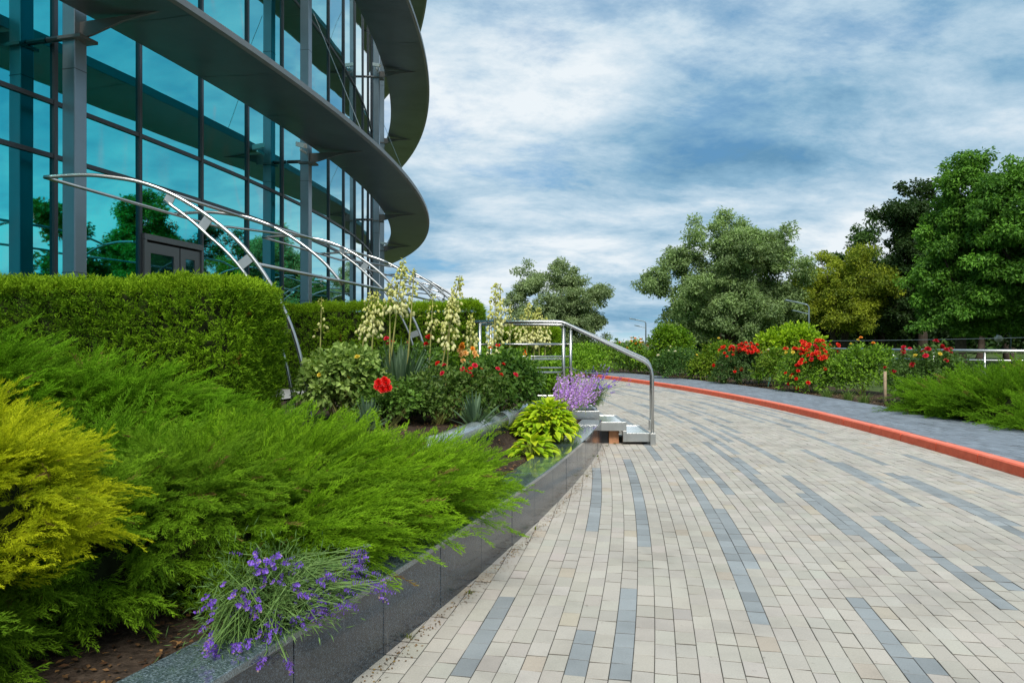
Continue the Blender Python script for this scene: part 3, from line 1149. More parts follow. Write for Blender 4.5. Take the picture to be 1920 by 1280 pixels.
gl = empty('globe_lamp', (26.9, 40, .05))
tag(gl, 'park lamp with a white globe hanging from a hooked post under the trees', 'lamp')
MB().tube([(26.9, 40, 0), (26.9, 40, 1.75), (26.75, 40, 2.05), (26.5, 40, 2.1), (26.3, 40, 1.9), (26.25, 40, 1.75)], .035, 8).build('post', 'lamp_metal', gl, smooth=True)
mb = MB()
V, Fs = [], []
for j in range(9):
    th = math.pi * j / 8
    for i in range(12): V.append((26.25 + .2 * math.sin(th) * math.cos(i * math.pi / 6), 40 + .2 * math.sin(th) * math.sin(i * math.pi / 6), 1.6 + .2 * math.cos(th)))
for j in range(8):
    for i in range(12): Fs.append((j * 12 + i, (j + 1) * 12 + i, (j + 1) * 12 + (i + 1) % 12, j * 12 + (i + 1) % 12))
mb.poly(V, Fs).build('globe', 'globe', gl, smooth=True)
MB().tube([(26.25, 40, 1.79), (26.25, 40, 1.86)], .09, 8).build('cap', 'lamp_metal', gl)

o = MB().tube([(8 + 24 * s, 24, 1.46 + .9 * s - .9 * s * (1 - s)) for s in np.linspace(0, 1, 16)], .005, 5).build('cable', 'lamp_metal')
tag(o, 'thin cable strung between the trees above the park railing', 'cable')


def stake(label, x, y, h, r, mat, lean=(0, 0), z0=.07):
    mb = MB().tube([(x, y, z0), (x + lean[0] * .5, y + lean[1] * .5, z0 + h * .5), (x + lean[0], y + lean[1], z0 + h)], [r, r * .95, r * .9], 8)
    o = mb.build('garden_stake', mat, None, smooth=True, loc=(x, y, z0))
    tag(o, label, 'stake', 'garden stakes in the planting')


stake('pale wooden stake between the ornamental grass and the big right juniper', 7.85, 15.6, .75, .035, 'wood')
stake('short wooden stake beside the red rose bush farther along the sidewalk', 6.95, 24.6, .62, .04, 'wood')
stake('wooden stake at the far end of the red kerb', 3.95, 31.5, .72, .05, 'wood')
stake('thin leaning green rod at the sidewalk edge between two red rose bushes', 7.55, 21.9, .42, .016, 'green_rod', (.1, 0))
# ------------------------------------------------------------------ trees


def tree(label, base, blobs, nclump, per, leaf, c0, c1, trunk=.22, fork=.3, rc=(.55, .95), group='park trees beyond the roses', lean=(0, 0), slim=.62, stems=1, name='tree', droop=.25):
    base = np.array(base, float)
    root = empty(name, base)
    tag(root, label, 'tree', group)
    M = np.array(blobs, float)
    M[:, :3] += base
    vol = M[:, 3] * M[:, 4] * M[:, 5]
    w = vol ** .75
    nb = max(nclump // 6, 14)                              # boughs, each carrying several clumps of leaves
    pick = rng.choice(len(M), nb, p=w / w.sum())
    d = rand_dir(nb)
    rad = rng.uniform(.15, 1, nb) ** .4
    PB = M[pick, :3] + d * M[pick, 3:6] * rad[:, None]
    bi = rng.integers(0, nb, nclump)
    size_b = rng.uniform(.5, 1.15, nb) * rc[1]
    P = PB[bi] + rng.normal(size=(nclump, 3)) * (size_b[bi] * .62)[:, None] * np.array((1, 1, .75)) + d[bi] * (rng.uniform(-.5, .6, nclump) * rc[1])[:, None]
    P[:, 2] = np.maximum(P[:, 2], base[2] + .4)
    rcl = rng.uniform(*rc, nclump) * .8
    tone = np.clip(rng.normal(.45, .22, nb)[bi] + rng.normal(size=nclump) * .14, 0, 1)
    idx = np.repeat(np.arange(nclump), per)
    k = len(idx)
    dd = rand_dir(k)
    rr = rng.uniform(0, 1, k) ** .5
    Q = P[idx] + dd * (rcl[idx] * rr)[:, None] * np.array((1, 1, .72))
    N = nrm(dd * .8 + np.array((0, 0, .75)) + rng.normal(size=(k, 3)) * .55)
    T = nrm(dd * .7 + rng.normal(size=(k, 3)) * .7 + np.array((0, 0, -droop)))
    mixv = np.clip(tone[idx] * .75 + rng.normal(size=k) * .22 + .08, 0, 1)[:, None]
    C = np.asarray(c0)[None] * (1 - mixv) + np.asarray(c1)[None] * mixv
    L = leaf * rng.uniform(.65, 1.3, k)
    V, Fc, Cc = leaf_arrays(Q, T, N, L, L * slim, C, .18, .2)
    np_mesh('crown', V, Fc, 'leaf', Cc, root)
    top = M[:, 2].max()
    H = top - base[2]
    tr = MB()
    for s in range(stems):
        off = np.array((rng.uniform(-.5, .5), rng.uniform(-.3, .3), 0)) * (stems > 1)
        tp = [base + off * .3 + Z * -.1, base + off * .8 + Z * .4, base + off * 1.6 + np.array((lean[0] * .4, lean[1] * .4, H * fork)),
              base + off * 2.4 + np.array((lean[0], lean[1], H * .62)), base + off * 3 + np.array((lean[0] * 1.2, lean[1], H * .8))]
        tr.tube(tp, [trunk * 1.5, trunk, trunk * .8, trunk * .5, trunk * .15], 9)
    n_l = 16
    for i in rng.choice(nclump, min(n_l, nclump), replace=False):
        a = base + np.array((lean[0] * .4, lean[1] * .4, H * rng.uniform(fork * .8, .6)))
        m = (a + P[i]) / 2 + Z * .35
        tr.tube([a, m, P[i]], [trunk * .42, trunk * .25, trunk * .07], 6)
    V = np.array(tr.v)
    o = tr.build('trunk', 'bark_flat', root, smooth=True)
    return root


plain('bark_flat', (0.075, 0.06, 0.047), .95, var=.45, scale=5, bmp=.8, spec=.1)

SILVER0, SILVER1 = (.14, .205, .09), (.40, .50, .25)
GREEN0, GREEN1 = (.05, .10, .02), (.17, .28, .05)
DARK0, DARK1 = (.03, .07, .018), (.10, .19, .04)
YEL0, YEL1 = (.12, .18, .018), (.40, .46, .04)
CHES0, CHES1 = (.05, .135, .02), (.2, .42, .05)

tree('silvery rounded tree behind the handrail against the open sky', (3.1, 55, -.05),
     [(0, 0, 4.6, 2.4, 2.3, 2.7), (-2.4, 0, 3.7, 2.0, 2, 1.9), (2.3, 0, 4.4, 1.7, 1.8, 1.7), (1.9, 0, 2.3, 1.5, 1.6, 1.3), (3.2, 0, 5.2, .8, .8, .5), (.8, 0, 2.6, 2.3, 2, 1.8), (3.2, .2, 3.2, .8, .8, .6), (-.4, 0, 6.3, 1.2, 1.2, .9), (1.5, 0, 6.1, .8, .8, .8)],
     430, 150, .18, SILVER0, SILVER1, .25, .25, (.4, .8), slim=.5)
tree('tall silver-green tree with a forked trunk, nearest the gap of sky', (14.3, 48, .05),
     [(0, 0, 6.4, 2.9, 2.6, 2.8), (-2.9, 0, 5.2, 2.1, 2, 1.9), (2.0, 0, 5.6, 2.3, 2.2, 2.6), (-2.2, 0, 3.5, 1.7, 1.7, 1.4), (1.7, .5, 3.5, 2.4, 2, 1.6), (-4.6, 0, 5.3, 1.0, 1, .8), (-2.4, 0, 2.7, 1.5, 1.4, 1.2), (.2, 0, 2.9, 2.6, 2, 1.5), (.9, 0, 8.2, 1.6, 1.5, 1.1), (-1.3, 0, 7.7, 1.2, 1.2, .9), (-3.6, 0, 3.0, .8, .8, .7)],
     680, 150, .18, SILVER0, (.34, .48, .18), .33, .22, (.42, .85), slim=.5, stems=2)
tree('yellowish green tree with loose crown between the silvery tree and dark woods', (22.0, 50, .05),
     [(0, 0, 6.0, 2.2, 2, 1.9), (-1.8, 0, 4.6, 1.7, 1.6, 1.6), (2.3, 0, 4.6, 1.9, 1.7, 1.6), (.2, 0, 3.6, 2.0, 2, 1.5), (.8, 0, 7.4, .9, .9, .6)],
     320, 140, .18, YEL0, YEL1, .2, .3, (.4, .8), slim=.5, stems=3)
tree('dark green tree standing low behind the yellowish tree', (28.6, 58, .05),
     [(0, 0, 8.0, 2.6, 2.4, 2.4), (-2.3, 0, 5.8, 2.2, 2, 2.2), (2.2, 0, 5.4, 2.4, 2, 2.4), (0, 0, 3.6, 3.2, 2, 2.0)],
     340, 100, .24, DARK0, DARK1, .3, .3, (.5, .95), stems=2)
tree('tall very dark tree rising behind the chestnut trees', (27.7, 50, .05),
     [(0, 0, 9.6, 1.9, 1.9, 2.2), (-.9, 0, 7.6, 2.0, 2, 2.0), (1.2, 0, 6.4, 2.2, 2, 2.4), (-.4, 0, 4.2, 2.6, 2.2, 2.0), (-1.4, 0, 9.2, 1.0, 1, .9)],
     320, 130, .22, DARK0, (.04, .075, .02), .33, .35, (.45, .9))
tree('tall chestnut tree with full green crown second from the right edge', (23.0, 38, .05),
     [(0, 0, 8.6, 1.8, 1.8, 2.0), (-.8, 0, 6.6, 1.9, 1.8, 1.9), (1.0, 0, 6.2, 2.0, 1.8, 2.1), (-.6, 0, 4.2, 1.9, 1.8, 1.6), (.7, 0, 3.4, 2.2, 1.9, 1.5), (.3, 0, 9.8, 1.1, 1.1, .8)],
     560, 150, .18, CHES0, CHES1, .28, .3, (.4, .75), slim=.55, droop=.5)
tree('full-crowned chestnut tree at the right edge above the railing', (25.3, 36, .05),
     [(0, 0, 8.6, 2.2, 1.8, 1.8), (-1.5, 0, 8.0, 1.4, 1.4, 1.3), (.6, 0, 9.6, 1.5, 1.3, .8), (-1.4, 0, 6.6, 1.6, 1.8, 1.8), (1.2, 0, 6.2, 2.0, 1.8, 2.1), (-1.2, 0, 4.2, 1.7, 1.8, 1.6), (1.2, 0, 3.6, 2.2, 1.9, 1.7)],
     640, 150, .18, CHES0, (.18, .39, .05), .28, .3, (.4, .75), slim=.55, droop=.5)
# the dark wood behind them, tree by tree
BACK = [('dark tree of the wood seen between the silvery and yellowish trees', 20.0, 66, 7.2), ('dark tree of the wood right behind the tall silvery tree', 16.6, 60, 6.6),
        ('dark tree of the wood behind the yellowish tree', 27.5, 70, 8.2), ('dark tree of the wood behind the low dark tree', 34.5, 68, 9.2),
        ('dark tree of the wood between the two chestnut trees', 34.0, 54, 9.0), ('dark tree of the wood near the globe lamp', 37.5, 56, 10.5), ('dark tree of the wood filling the right edge behind the chestnut', 31.5, 44, 10.0),
        ('dark tree of the wood filling the space above the lime bush', 23.5, 58, 6.0)]
for lab, x, y, h in BACK:
    tree(lab, (x, y, .0), [(0, 0, h * .68, 2.9, 2.2, h * .3), (-1.9, 0, h * .48, 2.2, 2, h * .26), (1.9, 0, h * .46, 2.3, 2, h * .26), (0, 0, h * .26, 3.2, 2, h * .2)],
         150, 70, .36, DARK0, (.04, .075, .018), .26, .3, (.55, 1.0), group='dark wood at the back', stems=2)
# trees across the road outside the picture, mirrored in the glass
for x, y, h in [(30, 31, 10.5), (33, 25, 9.5), (26.5, 20.5, 10.5), (33, 15, 10.0), (30, 8, 10), (34, 37, 10.5)]:
    tree('leafy park tree on the far side of the road seen only mirrored in the glass', (x, y, .0), [(0, 0, h * .74, 2.3, 2.3, h * .25), (-1.6, 0, h * .55, 2.0, 2, h * .2), (1.7, .4, h * .5, 2.0, 2, h * .22), (0, -1.4, h * .36, 2.4, 2, h * .2)],
         150, 70, .34, GREEN0, GREEN1, .28, .3, (.5, .9), group='park trees mirrored in the glass')

def woodland():
    n = 26000
    P = np.stack([rng.uniform(20, 110, n), rng.uniform(84, 92, n), rng.uniform(0, 1, n)], 1)
    top = 6.5 + 1.4 * np.sin(P[:, 0] * .35) + .9 * np.sin(P[:, 0] * .9 + 1)
    P[:, 2] = P[:, 2] * top
    m = rng.uniform(0, 1, (n, 1))
    C = np.array(DARK0)[None] * (1 - m) + np.array(DARK1)[None] * m
    V, Fc, Cc = leaf_arrays(P, rand_dir(n), nrm(np.array((0, -1, .6)) + rng.normal(size=(n, 3)) * .5), .8, .55, C)
    tag(np_mesh('woodland', V, Fc, 'leaf', Cc), 'distant dark wood closing the view behind the park trees', 'woodland', None, 'stuff')


woodland()

# ------------------------------------------------------------------ leafy bushes and roses


def bloom_mesh(name, c, spread=1.0, rings=((4, .35, .9), (6, .75, .55), (7, 1.05, .2))):
    V, Fs, C = [], [], []
    g = np.random.default_rng(abs(hash(name)) % 1000 if False else sum(map(ord, name)))
    for n, r, up in rings:
        ph = g.uniform(0, 6)
        for i in range(n):
            a = ph + 2 * math.pi * i / n + g.uniform(-.15, .15)
            o = np.array((math.cos(a), math.sin(a), 0)); s = np.array((-math.sin(a), math.cos(a), 0))
            w = .42 * r + .16
            k = len(V)
            V += [o * .05 + Z * 0, o * r * .6 + s * w + Z * (up * .6), o * r + Z * up, o * r * .6 - s * w + Z * (up * .6)]
            Fs.append((k, k + 1, k + 2, k + 3))
            f = g.uniform(.75, 1.15)
            C += [np.array(c) * f * .8, np.array(c) * f, np.array(c) * f * 1.05, np.array(c) * f]
    return np_mesh_data(name, np.array(V), np.array(Fs), 'petal', np.array(C))


RED = bloom_mesh('rose_red', (.72, .012, .008))
CRIM = bloom_mesh('rose_crimson', (.42, .006, .02))
SCAR = bloom_mesh('rose_scarlet', (.75, .04, .015))
PINKR = bloom_mesh('rose_pinkred', (.7, .02, .06))
ORAN = bloom_mesh('rose_orange', (.85, .33, .03))
PEACH = bloom_mesh('rose_peach', (.85, .5, .18))
WHITE = bloom_mesh('rose_white', (.8, .76, .6))
YELL = bloom_mesh('rose_yellow', (.8, .62, .08))


def bloom(parent, mesh, p, s, up=(0, 0, 1)):
    o = bpy.data.objects.new('bloom', mesh)
    q = Vector(up).to_track_quat('Z', 'Y')
    o.rotation_mode = 'QUATERNION'
    o.rotation_quaternion = q
    o.scale = (s, s, s)
    o.location = np.array(p) - np.array(parent.location)
    link(o, parent)


def bush(label, base, blobs, nclump, per, leaf, c0, c1, slim=.62, rc=(.10, .2), blooms=(), group='bushes along the sidewalk', stems=8, name='bush', inner=.25, stemc='stalk', up=.45):
    """blobs relative to base; blooms: (mesh, count, size, zmin fraction, xbias) scattered on the surface, or explicit points"""
    base = np.array(base, float)
    root = empty(name, base)
    tag(root, label, 'bush', group)
    M = np.array(blobs, float)
    M[:, :3] += base
    w = (M[:, 3] * M[:, 4] * M[:, 5]) ** .67
    nclump = int(nclump * 1.35)
    pick = rng.choice(len(M), nclump, p=w / w.sum())
    d = rand_dir(nclump)
    d[:, 2] = np.where((d[:, 2] < -.5), -d[:, 2], d[:, 2])
    shell = rng.random(nclump) > inner
    rad = np.where(shell, rng.uniform(.82, 1.1, nclump), rng.uniform(.3, .85, nclump))
    P = M[pick, :3] + d * M[pick, 3:6] * rad[:, None]
    ok = P[:, 2] > base[2] + .06
    P, d = P[ok], d[ok]
    n = len(P)
    idx = np.repeat(np.arange(n), per)
    k = len(idx)
    rcl = rng.uniform(*rc, n)
    dd = rand_dir(k)
    Q = P[idx] + dd * (rcl[idx] * rng.uniform(0, 1, k) ** .6)[:, None]
    Nn = nrm(d[idx] * .7 + dd * .4 + np.array((0, 0, up + .3)) + rng.normal(size=(k, 3)) * .45)
    T = nrm(dd * .8 + d[idx] * .5 + rng.normal(size=(k, 3)) * .45)
    tone = np.clip(rng.normal(.45, .26, n), 0, 1)
    mixv = np.clip(tone[idx] * .7 + rng.normal(size=k) * .22 + .1, 0, 1)[:, None]
    C = np.asarray(c0)[None] * (1 - mixv) + np.asarray(c1)[None] * mixv
    L = leaf * rng.uniform(.6, 1.3, k)
    V, Fc, Cc = leaf_arrays(Q, T, Nn, L, L * slim, C, .2, .15)
    np_mesh('foliage', V, Fc, 'leaf', Cc, root)
    st = MB()
    for i in range(stems):
        j = rng.integers(n)
        b0 = base + np.array((rng.uniform(-.1, .1), rng.uniform(-.1, .1), -.04))
        st.tube([b0, (b0 + P[j]) / 2 + Z * .08, P[j]], [.014, .01, .004], 5)
    if stems: st.build('stems', stemc, root)
    for bl in blooms:
        mesh, cnt, s, zf, focus = bl
        zmax, zmin = P[:, 2].max(), P[:, 2].min()
        cand = np.where((P[:, 2] > zmin + zf * (zmax - zmin)) & (d[:, 1] < .35))[0]
        if focus is not None:
            f = np.array(focus[:3]) + base
            dist = np.linalg.norm((P[cand] - f) / focus[3], axis=1)
            cand = cand[dist < 1]
        if not len(cand): continue
        for j in rng.choice(cand, cnt, replace=cnt > len(cand)):
            q = P[j] + d[j] * .12 + rng.normal(size=3) * .05
            bloom(root, mesh, q, s * rng.uniform(.75, 1.2), nrm(d[j] + np.array((0, -.4, .6)) + rng.normal(size=3) * .3))
    return root


LIME0, LIME1 = (.14, .26, .008), (.40, .58, .025)
ROSE0, ROSE1 = (.06, .13, .02), (.20, .36, .06)
MID0, MID1 = (.10, .22, .014), (.30, .52, .04)
DKR0, DKR1 = (.035, .09, .02), (.13, .25, .06)

bush('round green shrub behind the handrail, farthest along the bend', (3.2, 33, .06), [(0, 0, .6, .8, .8, .65)], 160, 14, .1, MID0, MID1, rc=(.12, .24))
bush('clipped low green shrub where the red kerb disappears', (2.4, 29.5, .06), [(0, 0, .45, .7, .6, .5), (.8, .4, .5, .6, .6, .5)], 170, 14, .1, MID0, MID1, rc=(.12, .22))
bush('green shrub just right of the handrail bend', (4.3, 32.5, .06), [(0, 0, .6, .9, .8, .75), (-1.1, .3, .55, .8, .7, .6)], 230, 14, .1, GREEN0, MID1, rc=(.12, .24))
bush('dark green shrub topped with orange blossoms beside the lamp', (5.1, 31.5, .06), [(0, 0, .6, .8, .8, .75), (.6, 0, .45, .7, .7, .55)], 220, 14, .1, DKR0, MID1, rc=(.12, .24), blooms=[(ORAN, 14, .07, .75, None)])
bush('upright bright green shrub left of the silvery tree trunk', (6.3, 29.5, .06), [(0, 0, .9, .75, .7, .95), (-.3, 0, 1.45, .45, .45, .5), (.4, 0, 1.2, .45, .5, .6)], 260, 15, .12, MID0, (.2, .33, .02), rc=(.12, .26))
bush('dark rose bush with a few pale blooms before the upright shrub', (6.15, 27.0, .06), [(0, 0, .5, .85, .6, .55), (.8, 0, .4, .6, .6, .45), (-.5, 0, .42, .5, .5, .42)], 230, 15, .085, DKR0, DKR1, rc=(.1, .2), blooms=[(WHITE, 5, .055, .5, None), (RED, 2, .07, .2, None)])
bush('loose yellow-green bush between the dark rose and the first red one', (7.2, 26.3, .06), [(0, 0, .62, .6, .5, .7), (-.4, 0, .4, .5, .5, .4), (.3, .1, 1.0, .35, .35, .35)], 170, 14, .1, MID0, (.25, .32, .03), rc=(.1, .22), blooms=[(YELL, 4, .05, .5, None)])
bush('rounded rose bush with red blooms on top, farther of two', (7.25, 23.6, .06), [(0, 0, .55, .72, .6, .6), (.35, 0, .75, .45, .5, .4), (-.2, 0, .35, .65, .6, .35)], 260, 16, .075, DKR0, (.12, .2, .06), rc=(.09, .18),
     blooms=[(SCAR, 46, .07, .78, None), (RED, 24, .068, .74, None), (RED, 8, .06, .25, (-.65, -.3, .6, .5)), (WHITE, 2, .055, .7, None)])
bush('big lime-green bush towering behind the red roses', (8.9, 23.8, .06), [(0, 0, .9, .95, .8, .85), (.2, 0, 1.45, .6, .6, .42), (-.5, 0, 1.2, .5, .5, .45), (.75, 0, 1.1, .45, .5, .5)], 280, 15, .12, LIME0, LIME1, rc=(.12, .24))
bush('yellow-green rose bush between the two red ones', (7.75, 22.0, .06), [(0, 0, .5, .5, .5, .6), (.3, .2, .8, .4, .4, .35)], 150, 15, .08, MID0, (.2, .28, .03), rc=(.09, .18), blooms=[(WHITE, 3, .05, .6, None), (YELL, 2, .05, .6, None)])
bush('rose bush covered in scarlet blooms, nearer of two', (7.9, 19.9, .06), [(0, 0, .55, .65, .6, .62), (.3, 0, .85, .5, .5, .42), (-.1, -.1, .3, .6, .6, .32)], 260, 16, .075, DKR0, MID1, rc=(.09, .18),
     blooms=[(SCAR, 48, .07, .68, None), (SCAR, 18, .066, .45, (-.2, -.4, .75, .5)), (RED, 12, .06, .1, (-.42, -.45, .45, .36)), (PINKR, 8, .055, .5, None), (YELL, 4, .05, .7, None)])
bush('dense green rose bush without blooms left of the wooden stake', (9.1, 19.2, .06), [(0, 0, .6, .7, .6, .62), (.35, 0, .8, .45, .5, .42), (-.45, 0, .5, .5, .5, .5)], 280, 16, .075, ROSE0, MID1, rc=(.09, .18), blooms=[(YELL, 2, .05, .8, None), (ORAN, 2, .05, .8, None)])
bush('rose bush with dark crimson blooms in front of the park railing', (9.0, 16.2, .06), [(0, 0, .6, .62, .55, .6), (.4, .1, .72, .45, .45, .42), (-.4, 0, .45, .4, .4, .4), (.95, .2, .6, .4, .4, .4)], 240, 16, .07, ROSE0, (.13, .22, .06), rc=(.09, .17),
     blooms=[(CRIM, 12, .062, .72, None), (PINKR, 4, .06, .8, None), (CRIM, 5, .05, .3, (-.5, -.3, .6, .45)), (YELL, 2, .05, .7, None)])
bush('bush with orange-tinted leaf tips behind the right juniper', (10.9, 14.6, .06), [(0, 0, .65, .9, .7, .6), (1.2, 0, .7, .9, .7, .6), (-.6, 0, .5, .6, .6, .5)], 240, 15, .07, ROSE0, (.3, .22, .04), rc=(.09, .17))


def grass_tuft(label, base, n, h, spread, c0, c1, name='grass_tuft', group='grass tufts beside the sidewalk', width=.012):
    base = np.array(base, float)
    root = empty(name, base)
    tag(root, label, 'grass', group)
    a = rng.uniform(0, 2 * math.pi, n)
    r = rng.uniform(0, 1, n)
    o = np.stack([np.cos(a), np.sin(a), np.zeros(n)], 1)
    P = base + o * (r * spread * .35)[:, None]
    H = h * rng.uniform(.6, 1.2, n)
    S = spread * r * rng.uniform(.6, 1.3, n)
    s = np.stack([-np.sin(a), np.cos(a), np.zeros(n)], 1) * width / 2
    ts = np.array((0, .4, .75, 1.0))
    rows = []
    for t in ts:
        c = P + o * (S * t ** 1.6)[:, None] + np.array((0, 0, 1.)) * (H * (t - .38 * t ** 3))[:, None]
        w = (1 - t * .93)
        rows += [c - s * w, c + s * w]
    V = np.stack(rows, 1)
    Fp = np.array([(0, 1, 3, 2), (2, 3, 5, 4), (4, 5, 7, 6)])
    Fc = (Fp[None] + (np.arange(n) * 8)[:, None, None]).reshape(-1, 4)
    m = rng.uniform(0, 1, (n, 1))
    C = np.repeat(np.asarray(c0)[None] * (1 - m) + np.asarray(c1)[None] * m, 8, 0)
    np_mesh('blades', V.reshape(-1, 3), Fc, 'leaf', C, root)
    return root


GR0, GR1 = (.06, .12, .02), (.2, .3, .07)
for lab, x, y, n, h in [('grass tuft nearest the wooden stake by the sidewalk', 7.75, 16.3, 110, .36), ('middle grass tuft left of the wooden stake', 7.75, 17.1, 120, .38),
                        ('grass tuft under the dense green rose bush', 7.65, 18.0, 110, .34), ('pale grass tuft by the short stake and the red rose bush', 6.75, 23.6, 120, .36),
                        ('broad grass tuft at the sidewalk beside the dark rose', 6.65, 24.7, 130, .34)]:
    grass_tuft(lab, (x, y, .08), n, h, .32, GR0, GR1)

# junipers
JG0, JG1, JGT = (.055, .145, .008), (.22, .43, .014), (.45, .66, .04)
juniper('spreading_juniper', 'wide dark green juniper at the right edge of the sidewalk',
        [(9.3, 12.6, .2, 1.9, 1.9, .62), (8.4, 13.6, .15, 1.1, 1.3, .45), (10.6, 11.2, .2, 1.9, 1.7, .65), (9.0, 11.0, .12, 1.5, 1.3, .4), (11.0, 13.2, .3, 1.6, 1.3, .68)],
        1300, 20, .24, (.055, .14, .008), (.18, .38, .016), (.34, .55, .03), protos=JFAR, zfloor=.08, core=.82, spread=.2, group='spreading junipers')
juniper('spreading_juniper', 'large green juniper spilling over the granite wall, nearest the yellow hosta',
        [(-.86, 4.7, .40, .72, .85, .28), (-.52, 5.3, .38, .46, .6, .17), (-1.24, 4.15, .48, .72, .72, .34), (-1.7, 4.75, .46, .75, .7, .32), (-1.06, 3.65, .43, .46, .55, .29), (-1.35, 5.6, .34, .85, .6, .2)],
        950, 26, .145, JG0, (.24, .46, .014), (.56, .74, .05), flow=(.42, .02, 0), zfloor=.36, spread=.13, group='spreading junipers', core=.78)
juniper('spreading_juniper', 'green juniper hanging low behind the near lavender',
        [(-1.5, 3.4, .56, .52, .58, .33), (-1.78, 3.0, .53, .46, .5, .31)],
        520, 26, .115, (.06, .15, .01), (.20, .38, .016), (.46, .62, .05), flow=(.3, -.1, 0), zfloor=.40, spread=.105, group='spreading junipers', droop=.1)
juniper('spreading_juniper', 'dark green juniper in the bottom left corner under the golden one',
        [(-1.95, 2.3, .52, .36, .4, .22), (-2.2, 2.6, .55, .4, .4, .24)],
        240, 26, .12, (.055, .13, .01), (.18, .34, .016), (.4, .54, .04), flow=(.1, -.12, 0), zfloor=.36, spread=.11, group='spreading junipers', droop=.12)
juniper('spreading_juniper', 'green juniper mound in front of the left clipped hedge',
        [(-3.0, 5.5, .64, 1.0, .75, .5), (-2.1, 5.35, .46, .9, .7, .32), (-3.9, 5.3, .8, .9, .7, .55), (-2.4, 4.6, .5, .7, .6, .32), (-1.75, 6.0, .44, .6, .4, .22)],
        900, 26, .16, JG0, (.18, .40, .014), (.42, .64, .04), flow=(.4, 0, .0), zfloor=.42, spread=.14, group='spreading junipers')
juniper('golden_juniper', 'golden yellow juniper at the left edge of the picture',
        [(-1.72, 2.42, .86, .31, .34, .25), (-2.02, 2.3, .86, .38, .42, .28), (-2.1, 2.75, .87, .42, .42, .30)],
        1100, 22, .08, (.2, .29, .008), (.62, .66, .014), (.92, .90, .07), flow=(.15, -.1, .1), zfloor=.5, spread=.07, core=.6)


# ------------------------------------------------------------------ clipped hedges
def hedge(label, x0, x1, y0, y1, z0, z1, n, size, round_=.16, slope=0.0):
    root = empty('clipped_hedge', ((x0 + x1) / 2, (y0 + y1) / 2, z0))
    tag(root, label, 'hedge', 'clipped thuja hedges')
    r = round_
    V, Fs = [], []
    lx, ly, lz = x1 - x0, y1 - y0, z1 - z0
    faces = [((0, -1, 0), lx * lz), ((0, 0, 1), lx * ly), ((1, 0, 0), ly * lz), ((-1, 0, 0), ly * lz), ((0, 1, 0), lx * lz * .25)]
    pr = np.array([f[1] for f in faces]); pr = pr / pr.sum()
    pk = rng.choice(5, n, p=pr)
    Nn = np.array([f[0] for f in faces], float)[pk]
    u = rng.uniform(0, 1, (n, 3))
    P = np.array((x0, y0, z0)) + u * np.array((lx, ly, lz))
    for k, (ax, v) in enumerate(((1, y0), (2, z1), (0, x1), (0, x0), (1, y1))):
        P[pk == k, ax] = v
    # round the edges: pull to the rounded box
    lo, hi = np.array((x0 + r, y0 + r, z0 - 1)), np.array((x1 - r, y1 - r, z1 - r))
    q = np.clip(P, lo, hi)
    dv = P - q
    ln = np.linalg.norm(dv, axis=1, keepdims=True)
    Nn = np.where(ln > 1e-6, dv / (ln + 1e-9), Nn)
    P = q + Nn * r
    wob = .016 * np.sin(P[:, 0] * 3.1 + P[:, 2] * 2) + .014 * np.sin(P[:, 0] * 7.3 + P[:, 1] * 4 + P[:, 2] * 5.1)
    P += Nn * (wob + rng.uniform(-.055, .012, n))[:, None]
    P[:, 2] += slope * (P[:, 0] - x0) * (P[:, 2] - z0) / lz
    T = nrm(Nn * .8 + np.array((0, 0, .55)) + rng.normal(size=(n, 3)) * .42)
    side = nrm(np.cross(Nn, rng.normal(size=(n, 3))))
    tone = np.clip(.45 + .35 * np.sin(P[:, 0] * 2.3 + 1.7 * np.sin(P[:, 2] * 3)) * np.cos(P[:, 2] * 4.1 + P[:, 0]) + rng.normal(size=n) * .25, 0, 1)[:, None]
    C = np.array((.07, .17, .008))[None] * (1 - tone) + np.array((.25, .44, .018))[None] * tone
    dead = rng.random(n) < .006
    C[dead] = np.array((.26, .13, .03))
    new = (Nn[:, 2] > .35)
    C[new] = C[new] * .55 + np.array((.32, .5, .018))[None] * .45
    S = size * rng.uniform(.65, 1.25, n)
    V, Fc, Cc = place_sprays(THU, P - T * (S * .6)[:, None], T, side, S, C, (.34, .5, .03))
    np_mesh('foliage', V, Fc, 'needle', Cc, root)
    e = .1
    V, Fs = [], []
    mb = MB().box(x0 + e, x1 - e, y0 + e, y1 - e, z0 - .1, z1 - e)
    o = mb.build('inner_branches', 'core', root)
    return root


hedge('clipped thuja hedge with rounded end on the left, before the door', -6.6, -2.36, 6.45, 7.7, .5, 2.0, 12500, .125, .16)
hedge('clipped thuja hedge behind the yuccas and roses, second from the left', -6.0, -.55, 13.0, 14.2, .55, 2.07, 10500, .14, .14, .012)
hedge('clipped thuja hedge behind the level handrail', -.3, 1.0, 15.2, 16.4, .3, 1.75, 3000, .16, .2)

